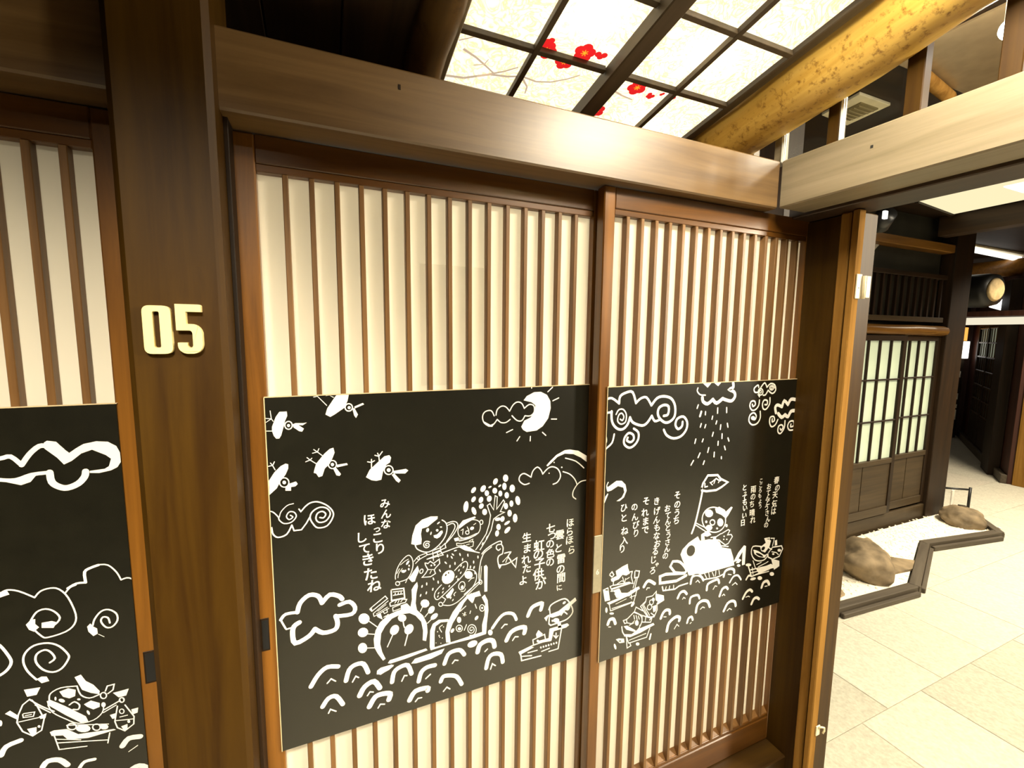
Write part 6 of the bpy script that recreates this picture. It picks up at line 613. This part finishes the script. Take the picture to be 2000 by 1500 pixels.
# ================================================================== NUMBER 05 ON THE POST
ns = empty('room_number', (-.23, -.131, 1.564), 'raised pale wooden number 05 on the dark post', 'number sign')
def rounded(pts, r):
    out = []; n = len(pts)
    for i, p in enumerate(pts):
        rr = r[i] if isinstance(r, (list, tuple)) else r
        if rr <= 0: out.append(p); continue
        a = Vector(pts[i-1]); b = Vector(p); c = Vector(pts[(i+1) % n])
        da = (a-b).normalized()*rr; dc = (c-b).normalized()*rr
        for k in range(6):
            t = k/5; out.append(tuple((1-t)**2*(b+da) + 2*t*(1-t)*b + t*t*(b+dc)))
    return out
zx, zz = -.2715, 1.563
bm = bmesh.new()
outer = rounded([(0, 0), (.0385, 0), (.0385, .080), (0, .080)], .011); inner = rounded([(.0135, .0105), (.023, .0105), (.023, .0705), (.0135, .0705)], .003)
n = len(outer); ys_ = (-.011, 0)
vo = [[bm.verts.new((p[0], y, p[1])) for p in outer] for y in ys_]; vi = [[bm.verts.new((p[0], y, p[1])) for p in inner] for y in ys_]
for i in range(n):
    j = (i+1) % n
    bm.faces.new((vo[0][i], vo[0][j], vi[0][j], vi[0][i])); bm.faces.new((vo[0][j], vo[0][i], vo[1][i], vo[1][j])); bm.faces.new((vi[0][i], vi[0][j], vi[1][j], vi[1][i])); bm.faces.new((vo[1][j], vo[1][i], vi[1][i], vi[1][j]))
bmesh.ops.recalc_face_normals(bm, faces=bm.faces[:])
o = bpy.data.objects.new('digit_zero', mesh_from(bm, 'digit_zero', DIGIT)); place(o, (zx, -.130, zz), ns)
five = [(0, .0835), (.0365, .0835), (.0365, .071), (.0145, .071), (.0145, .0505), (.027, .0505), (.0365, .041), (.0365, .009), (.027, 0), (.0095, 0), (.001, .008), (.001, .019), (.0145, .019), (.0145, .013), (.0170, .0105), (.0205, .0105), (.0225, .013), (.0225, .0365), (.0200, .0395), (0, .0395)]
five = rounded(five, [0, .003, .001, .001, .001, .006, .008, .008, .006, .006, .006, .001, .001, .002, .001, .001, .002, .003, .002, .001])
bm = bmesh.new(); A = [bm.verts.new((p[0], -.011, p[1])) for p in five]; Bv = [bm.verts.new((p[0], 0, p[1])) for p in five]; n = len(five)
fa = bm.faces.new(A); fb = bm.faces.new(Bv[::-1])
for i in range(n): bm.faces.new((A[i], Bv[i], Bv[(i+1) % n], A[(i+1) % n]))
bmesh.ops.recalc_face_normals(bm, faces=bm.faces[:]); bmesh.ops.triangulate(bm, faces=[fa, fb])
o = bpy.data.objects.new('digit_five', mesh_from(bm, 'digit_five', DIGIT)); place(o, (-.2265, -.130, 1.563), ns)

# hinge and clip on the right post
hg = empty('hinge', (1.51, -.213, 1.735), 'cream metal hinge high on the edge of the right post', 'hinge')
box('hinge_leaf', 1.486, 1.511, -.2155, -.2122, 1.722, 1.795, CREAM, hg, .001)
box('hinge_leaf', 1.520, 1.541, -.224, -.219, 1.725, 1.79, CREAM, hg, .001)
tube('hinge_pin', [(1.516, -.219, 1.722), (1.516, -.219, 1.79)], .005, CREAM, hg, 10)
box('hinge_screw', 1.496, 1.4995, -.2163, -.2154, 1.752, 1.7555, BLACK, hg, 0)
cl = empty('cable_clip', (1.51, -.215, .27), 'small pale plastic clip low on the edge of the right post', 'clip')
box('clip_plate', 1.497, 1.516, -.2165, -.2125, .255, .29, CREAM, cl, .001)
tube('clip_loop', [(1.506, -.217, .286), (1.516, -.222, .287), (1.524, -.224, .284), (1.526, -.224, .272), (1.522, -.222, .262)], .003, CREAM, cl, 8)

# ================================================================== CORRIDOR BEYOND: FACADE OF THE BOOTH OPPOSITE
Y = 1.0
struct(box('wall_facade', 1.52, 5.3, Y+.05, Y+.12, 0, 2.60, DARKW))
fs = box('facade_sill', 2.9, 5.02, Y-.03, Y+.05, 0, .15, FW, None, .004, label='grey brown base board under the shoji of the booth opposite', cat='base board')
fh = tube('header_log', [(2.9+.22*i, Y-.02, 1.675+.003*math.sin(i*2)) for i in range(10)], .042, HDL, None, 16, .05, 2, label='polished round log over the shoji screens opposite', cat='beam')
box('facade_beam', 2.9, 5.05, Y-.04, Y+.05, 2.32, 2.385, HDL, None, .004, label='orange wooden beam under the ceiling over the booth opposite', cat='beam')
box('facade_post', 4.865, 5.16, Y-.05, Y+.048, 0, 2.598, NZ, None, .005, label='wide dark post right of the shoji screens opposite', cat='post')
prism('wall_light_patch', [(3.3, 2.32), (3.94, 2.32), (3.70, 2.12), (3.3, 2.12)], 'y', Y+.03, Y+.049, PAPER, None, 0, label='slanted patch of light on the wall under the orange beam opposite, laid on as a pale slab', cat='panel')  # lit part of the wall put in as a pale slab
def screen(name, label, x0, x1, y, cols, stile, solid):
    r = empty(name, (x0, y, .15), label, 'shoji screen', 'shoji screens opposite')
    z0, z1 = .17, 1.63
    box('stile', x0, x0+stile, y-.02, y+.01, z0, z1, NZ, r); box('stile', x1-stile, x1, y-.02, y+.01, z0, z1, NZ, r)
    box('top_rail', x0+stile, x1-stile, y-.02, y+.01, 1.59, z1, NX, r); box('bottom_rail', x0+stile, x1-stile, y-.022, y+.01, z0, .235, FW, r); box('mid_rail', x0+stile, x1-stile, y-.022, y+.01, .60, .64, FW, r)
    wd = (x1-x0-2*stile)/cols
    zr = [.64, .955, 1.285, 1.59]
    for i in range(cols):
        for k in range(3):
            box('glass_pane', x0+stile+i*wd+.001, x0+stile+(i+1)*wd-.001, y-.001, y+.002, zr[k]+.001, zr[k+1]-.001, FROST, r, 0)
    for i in range(1, cols): box('muntin', x0+stile+i*wd-.009, x0+stile+i*wd+.009, y-.016, y-.001, .64, 1.59, NZ, r)
    for k in (1, 2): box('muntin', x0+stile, x1-stile, y-.018, y-.002, zr[k]-.006, zr[k]+.006, NX, r)
    m = (x0+x1)/2
    box('kick_panel', x0+stile, m-.004, y-.012, y+.005, .235, .60, FW, r); box('kick_panel', m+.004, x1-stile, y-.012, y+.005, .235, .60, FW, r)
screen('shoji_screen', 'left shoji screen of the booth opposite, half hidden by the brown post', 3.45, 4.28, Y-.035, 5, .045, 1)
screen('shoji_screen', 'right shoji screen of the booth opposite, beside the wide dark post', 4.24, 4.86, Y, 4, .045, 1)
gr = empty('lattice_grille', (4.2, Y-.01, 1.78), 'dark vertical bar grille above the shoji screens opposite', 'grille')
box('grille_rail', 3.5, 4.83, Y-.03, Y+.03, 1.745, 1.785, FW, gr); box('grille_rail', 3.5, 4.83, Y-.03, Y+.03, 2.10, 2.135, NX, gr)
for i in range(13): box('grille_bar', 3.66+.0925*i, 3.682+.0925*i, Y-.02, Y+.0, 1.785, 2.10, NZ, gr, .001)

# sand garden with stones in front of the facade
inner = [(2.55, .42), (2.67, .415), (3.41, .364), (4.20, .66), (5.0, .535), (5.45, .93)]
bm = bmesh.new(); top = [(2.56, .455), (2.68, .45), (3.40, .40), (4.20, .70), (4.98, .575), (5.38, .93), (5.3, .945), (2.56, .945)]
va = [bm.verts.new((p[0]-4, p[1]-.7, .034)) for p in top]; vb = [bm.verts.new((p[0]-4, p[1]-.7, 0)) for p in top]
bm.faces.new(va)
for i in range(len(top)): bm.faces.new((va[i], vb[i], vb[(i+1) % len(top)], va[(i+1) % len(top)]))
bmesh.ops.recalc_face_normals(bm, faces=bm.faces[:])
gv = bpy.data.objects.new('gravel_bed', mesh_from(bm, 'gravel_bed', SAND)); place(gv, (4, .7, .0), None); tag(gv, 'white gravel bed in front of the shoji booth', 'gravel', kind='stuff')
bm = bmesh.new()
for i in range(900):
    x = random.uniform(2.7, 5.2); y = random.uniform(.42, .96)
    lo = .415-(x-2.67)*.07 if x < 3.41 else (.364+(x-3.41)*.375 if x < 4.2 else .66-(x-4.2)*.156)
    if y < lo+.05: y = lo + .05 + (.96-lo-.05)*random.random()
    r = random.uniform(.006, .014); mt = Matrix.Translation((x-4, y-.7, .034)) @ Matrix.Rotation(random.random()*6, 4, 'Z') @ Matrix.Diagonal((r, r*.8, r*.6, 1))
    bmesh.ops.create_icosphere(bm, subdivisions=1, radius=1, matrix=mt)
gp = bpy.data.objects.new('pebbles', mesh_from(bm, 'pebbles', SAND)); place(gp, (4, .7, 0), gv); gp['kind'] = 'stuff'
kb = empty('garden_border', (4, .5, 0), 'dark zigzag timber border around the gravel bed', 'border')
for (a, b) in zip(inner[1:-1], inner[2:]):
    a3, b3_ = Vector(a+(0,)), Vector(b+(0,)); d = (b3_-a3); L = d.length; ang = math.atan2(d.y, d.x)
    for nm, wy, z0, z1, offy in (('border_timber', .055, 0, .055, 0), ('border_lip', .024, 0, .028, -.0405)):
        z1 += .0015*len(kb.children); me = mesh_from(box_bm(L+(.045 if nm == 'border_timber' else -.05), wy, z1-z0, .004), nm, KERB); o = bpy.data.objects.new(nm, me)
        c = (a3+b3_)/2 + Vector((-math.sin(ang), math.cos(ang), 0))*offy; place(o, (c.x, c.y, (z0+z1)/2), kb); o.rotation_euler = (0, 0, ang)
box('border_timber', 2.2, 2.645, .387, .442, 0, .055, KERB, kb, .004)
def rock(name, label, at, size, rotz, sd):
    bm = bmesh.new(); bmesh.ops.create_icosphere(bm, subdivisions=4, radius=1)
    for v in bm.verts:
        q = v.co.copy(); k = 1 + .26*noise.noise(q*1.3+Vector((sd, 0, 0))) + .10*noise.noise(q*3.5+Vector((0, sd, 0))) + .04*noise.noise(q*9)
        c = q*k; c.z = c.z if c.z > -.35 else -.35
        v.co = Vector((c.x*size[0], c.y*size[1], c.z*size[2]))
    o = bpy.data.objects.new(name, mesh_from(bm, name, ROCK, True)); place(o, at, None); o.rotation_euler = (0, 0, rotz); tag(o, label, 'rock', 'garden stones')
rock('garden_stone', 'large brown stone at the front of the gravel bed', (3.36, .62, .085), (.24, .155, .14), R(28), 3.1)
rock('garden_stone', 'smaller rounded stone at the far end of the gravel bed', (5.02, .765, .07), (.18, .14, .10), R(10), 8.7)
rock('garden_stone', 'small low tan stone half hidden behind the brown post', (2.86, .52, .03), (.07, .05, .04), R(-10), 12.3)
prism('flat_slab', [(3.45, .50), (3.72, .47), (3.80, .53), (3.60, .72), (3.40, .70)], 'z', .034, .052, ROCK, None, .003, label='flat tan slab beside the large garden stone', cat='rock')
ws = empty('floor_stand', (5.3, .86, 0), 'small dark metal stand with two cross bars beside the wide dark post', 'stand')
for x, y in ((5.20, .98), (5.36, .86)): tube('stand_leg', [(x, y, 0), (x, y, .27)], .011, BLACK, ws, 8)
for z in (.05, .25): tube('stand_bar', [(5.20, .98, z), (5.36, .86, z)], .009, BLACK, ws, 8)
box('stand_sheet', 5.22, 5.27, .925, .935, .06, .24, WHITEP, ws, .001)

# ================================================================== FAR CORRIDOR
pa, pb = Vector((7.0, 1.16, 0)), Vector((9.86, 2.68, 0)); dv = (pb-pa).normalized(); ang = math.atan2(dv.y, dv.x)
def wallbox(name, s0, s1, t0, t1, z0, z1, mat, parent=None, bev=.003):
    me = mesh_from(box_bm(s1-s0, t1-t0, z1-z0, bev), name, mat); o = bpy.data.objects.new(name, me)
    c = pa + dv*((s0+s1)/2) + Vector((-dv.y, dv.x, 0))*((t0+t1)/2); place(o, (c.x, c.y, (z0+z1)/2), parent); o.rotation_euler = (0, 0, ang); return o
struct(wallbox('wall_far_right', 0, 3.6, -.12, 0, 0, 2.6, MAROON))
struct(wallbox('baseboard_far', 0, 3.3, .0, .05, 0, .10, KERB))
ld = empty('lattice_door', tuple(pa+dv*1.6), 'dark lattice door with pale panes far down the corridor', 'door')
for k in range(6):
    for c in range(2): wallbox('door_pane', 1.12+c*.62, 1.70+c*.62, .004, .012, .55+k*.205, .735+k*.205, FROST if k > 3 else DARKW, ld, .002)
for k in range(7): wallbox('door_bar', 1.06, 2.38, .004, .03, .53+k*.205, .552+k*.205, WX, ld)
for s in (1.06, 1.70, 2.36): wallbox('door_stile', s, s+.03, .004, .035, .12, 1.80, NZ, ld)
for c in range(8): wallbox('door_bar', 1.15+c*.15, 1.162+c*.15, .012, .022, .55, 1.78, WZ, ld, 0)
wallbox('door_base', 1.06, 2.38, .004, .03, .12, .53, NZ, ld)
o = wallbox('corridor_post', .35, .75, .002, .10, 0, 2.3, NZ); tag(o, 'black post between the lattice door and the brown panel', 'post')
box('brown_panel', 7.0, 7.055, .2, 1.12, .0, 1.575, OZ, None, .004, label='red brown wooden panel at the right edge of the corridor', cat='panel')
struct(box('wall_corner', 7.06, 7.2, -.6, 1.14, 0, 2.6, MAROON))
nf = Vector((-dv.y, dv.x, 0)); fc = pb + nf*.9
me = mesh_from(box_bm(.12, 2.4, 2.6, 0), 'wall_far', MAROON); o = bpy.data.objects.new('wall_far', me); place(o, (fc.x, fc.y, 1.3), None); o.rotation_euler = (0, 0, ang); struct(o)
box('pillar', 9.45, 9.56, 2.62, 2.86, 0, 2.6, KERB, None, .004, label='tan pillar at the far end of the corridor', cat='pillar')
lb = empty('wall_lantern', (9.4, 2.62, 1.5), 'white box lantern with orange glow at the far end of the corridor', 'lamp')
box('lantern_box', 9.36, 9.46, 2.54, 2.68, 1.31, 1.58, glow('white_lantern', (1, .96, .88), 1.6), lb, .004)
box('lantern_top', 9.38, 9.44, 2.57, 2.70, 1.59, 1.80, glow('orange_glow', (1, .42, .08), .8), lb, .004)
for z, h, lab in ((1.0, .10, 'small white card on the far pillar, topmost'), (.64, .10, 'small white card on the far pillar, second from top'), (.50, .06, 'smallest white card on the far pillar'), (.31, .16, 'tallest white card on the far pillar, lowest')):
    box('wall_card', 9.435, 9.45, 2.60, 2.67, z, z+h, WHITEP, None, .001, label=lab, cat='card', group='cards on the far pillar')
# overhead in the corridor
cp = empty('ceiling_light', (4.28, .62, 2.6), 'large pale recessed ceiling light panel over the corridor', 'ceiling light')
lum = glow('lit_diffuser', (1, .86, .52), .62)
prism('diffuser', [(3.958, .834), (4.6, .895), (4.55, .30), (3.986, .10)], 'z', 2.585, 2.599, lum, cp)
prism('tube_reflection', [(4.05, .42), (4.32, .42), (4.32, .22), (4.05, .22)], 'z', 2.578, 2.584, glow('tube_glint', (1, .97, .85), 2.5), cp)  # bright tube reflection put onto the diffuser as a glowing patch
prism('panel_rim', [(3.93, .83), (4.62, .91), (4.62, .885), (3.95, .815)], 'z', 2.57, 2.6, NX, cp)
ev = empty('ceiling_vent', (2.16, .24, 2.6), 'square cream ceiling vent with a dark centre, seen above the cross beam', 'vent')
prism('vent_frame', [(2.076, .323), (2.039, .150), (2.252, .149), (2.280, .335)], 'z', 2.588, 2.5995, CREAM, ev, .002)
prism('vent_grille', [(2.122, .292), (2.107, .183), (2.229, .182), (2.229, .294)], 'z', 2.582, 2.588, plain('vent_dark', (.20, .16, .07), .7), ev)
for i in range(5): box('vent_slat', 2.12, 2.225, .195+.02*i, .200+.02*i, 2.578, 2.582, plain('vent_slat', (.24, .19, .085), .7) if i == 0 else bpy.data.materials['vent_slat'], ev, 0)
tube('bamboo_pole', [(2.02, -.05, 2.57), (2.35, -.005, 2.57)], .022, OZ, None, 12, .03, 1, label='short pale pole under the corridor ceiling, right of the vent', cat='pole')
bl = empty('bulb_lamp', (1.70, -.41, 2.6), 'bright bulb lamp under the ceiling at the top right', 'lamp')
bm = bmesh.new(); bmesh.ops.create_uvsphere(bm, u_segments=20, v_segments=12, radius=.026); o = bpy.data.objects.new('bulb', mesh_from(bm, 'bulb', glow('bulb_glow', (1, .97, .92), 9), True)); place(o, (1.70, -.41, 2.42), bl); o.visible_shadow = True
tube('bulb_socket', [(1.70, -.41, 2.444), (1.70, -.41, 2.60)], .016, CREAM, bl, 12)
prism('soffit_sheet', [(1.9, -.9), (2.6, -.9), (2.6, -.02), (1.9, -.02)], 'z', 2.592, 2.599, plain('satin_soffit', (.24, .17, .09), .25), None, 0, label='glossy brown ceiling sheet around the bulb lamp', cat='ceiling sheet')
sp_ = empty('track_spotlight', (3.05, .55, 2.45), 'black track spotlight with a white lit rim, just right of the brown post', 'spotlight')
tube('spot_can', [(3.04, .53, 2.33), (3.09, .60, 2.28)], [.05, .058], BLACK, sp_, 18); tube('spot_arm', [(3.05, .545, 2.36), (3.05, .545, 2.59)], .009, BLACK, sp_, 8)
box('spot_rim', 2.99, 3.02, .515, .53, 2.29, 2.335, glow('spot_white', (1, .98, .9), 1.5), sp_, .002); tube('spot_bracket', [(3.0, .53, 2.40), (3.06, .57, 2.37), (3.12, .62, 2.40)], .008, BLACK, sp_, 8)
dk = box('ceiling_rib', 4.66, 4.78, -1.4, 1.0, 2.44, 2.60, NY, None, .004, label='dark ceiling rib crossing the corridor past the light panel', cat='beam')
ls = empty('reflection_strip', (6.0, 1.0, 2.5), 'white reflection on a duct under the dark corridor ceiling, put in as glow', 'reflection')  # duct reflection built as a glowing strip, not a lamp
tube('strip_bar', [(6.3, 1.44, 2.56), (7.75, 1.50, 2.56)], .03, glow('duct_reflection', (1, .95, .82), 1.3), ls, 10); box('strip_tray', 6.25, 7.8, 1.40, 1.56, 2.58, 2.60, CREAM, ls, .002)
tube('corridor_beam', [(7.5, 2.4, 2.45), (7.5, 1.3, 2.46)], .10, OX, None, 16, .05, 5, label='orange log beam across the far corridor ceiling', cat='beam')
el = empty('log_end', (6.0, 1.2, 2.09), 'thick black log with a pale cut end jutting into the corridor', 'log')
tube('log_trunk', [(6.06, 1.75, 2.11), (6.03, 1.45, 2.10), (6.0, 1.15, 2.09), (5.99, 1.09, 2.09)], [.15, .165, .16, .145], BLACK, el, 20, .12, 4)
tube('log_hanger', [(6.03, 1.45, 2.2), (6.03, 1.45, 2.60)], .012, BLACK, el, 8); tube('cut_end', [(5.985, 1.088, 2.09), (5.982, 1.07, 2.09)], [.115, .095], plain('cut_wood', (.62, .46, .24), .7, .3, .3, 14), el, 20, .1, 4)
hd = box('corridor_header', 6.98, 7.08, .9, 1.75, 1.78, 1.86, glow('soffit_glow', (1, .9, .68), .55), None, .004, label='white soffit strip over the lattice door in the far corridor, reflected light put in as glow', cat='reflection')  # reflective soffit made to glow in place of the light it returns
box('corridor_header', 6.96, 7.10, .9, 2.1, 1.87, 1.93, MAROON, None, .004, label='dark red header beam above the white soffit strip', cat='beam')
gl = empty('paper_lantern', (7.9, 1.65, 2.05), 'bright white glowing paper lantern under the far corridor ceiling', 'lamp')
tube('lantern_shade', [(7.9, 1.80, 2.08), (7.9, 1.70, 2.08), (7.9, 1.50, 2.08), (7.9, 1.36, 2.08)], [.06, .10, .10, .06], glow('lantern_white', (1, .98, .95), 2.2), gl, 16)
tube('lantern_cord', [(7.9, 1.6, 2.17), (7.9, 1.6, 2.6)], .008, BLACK, gl, 8)
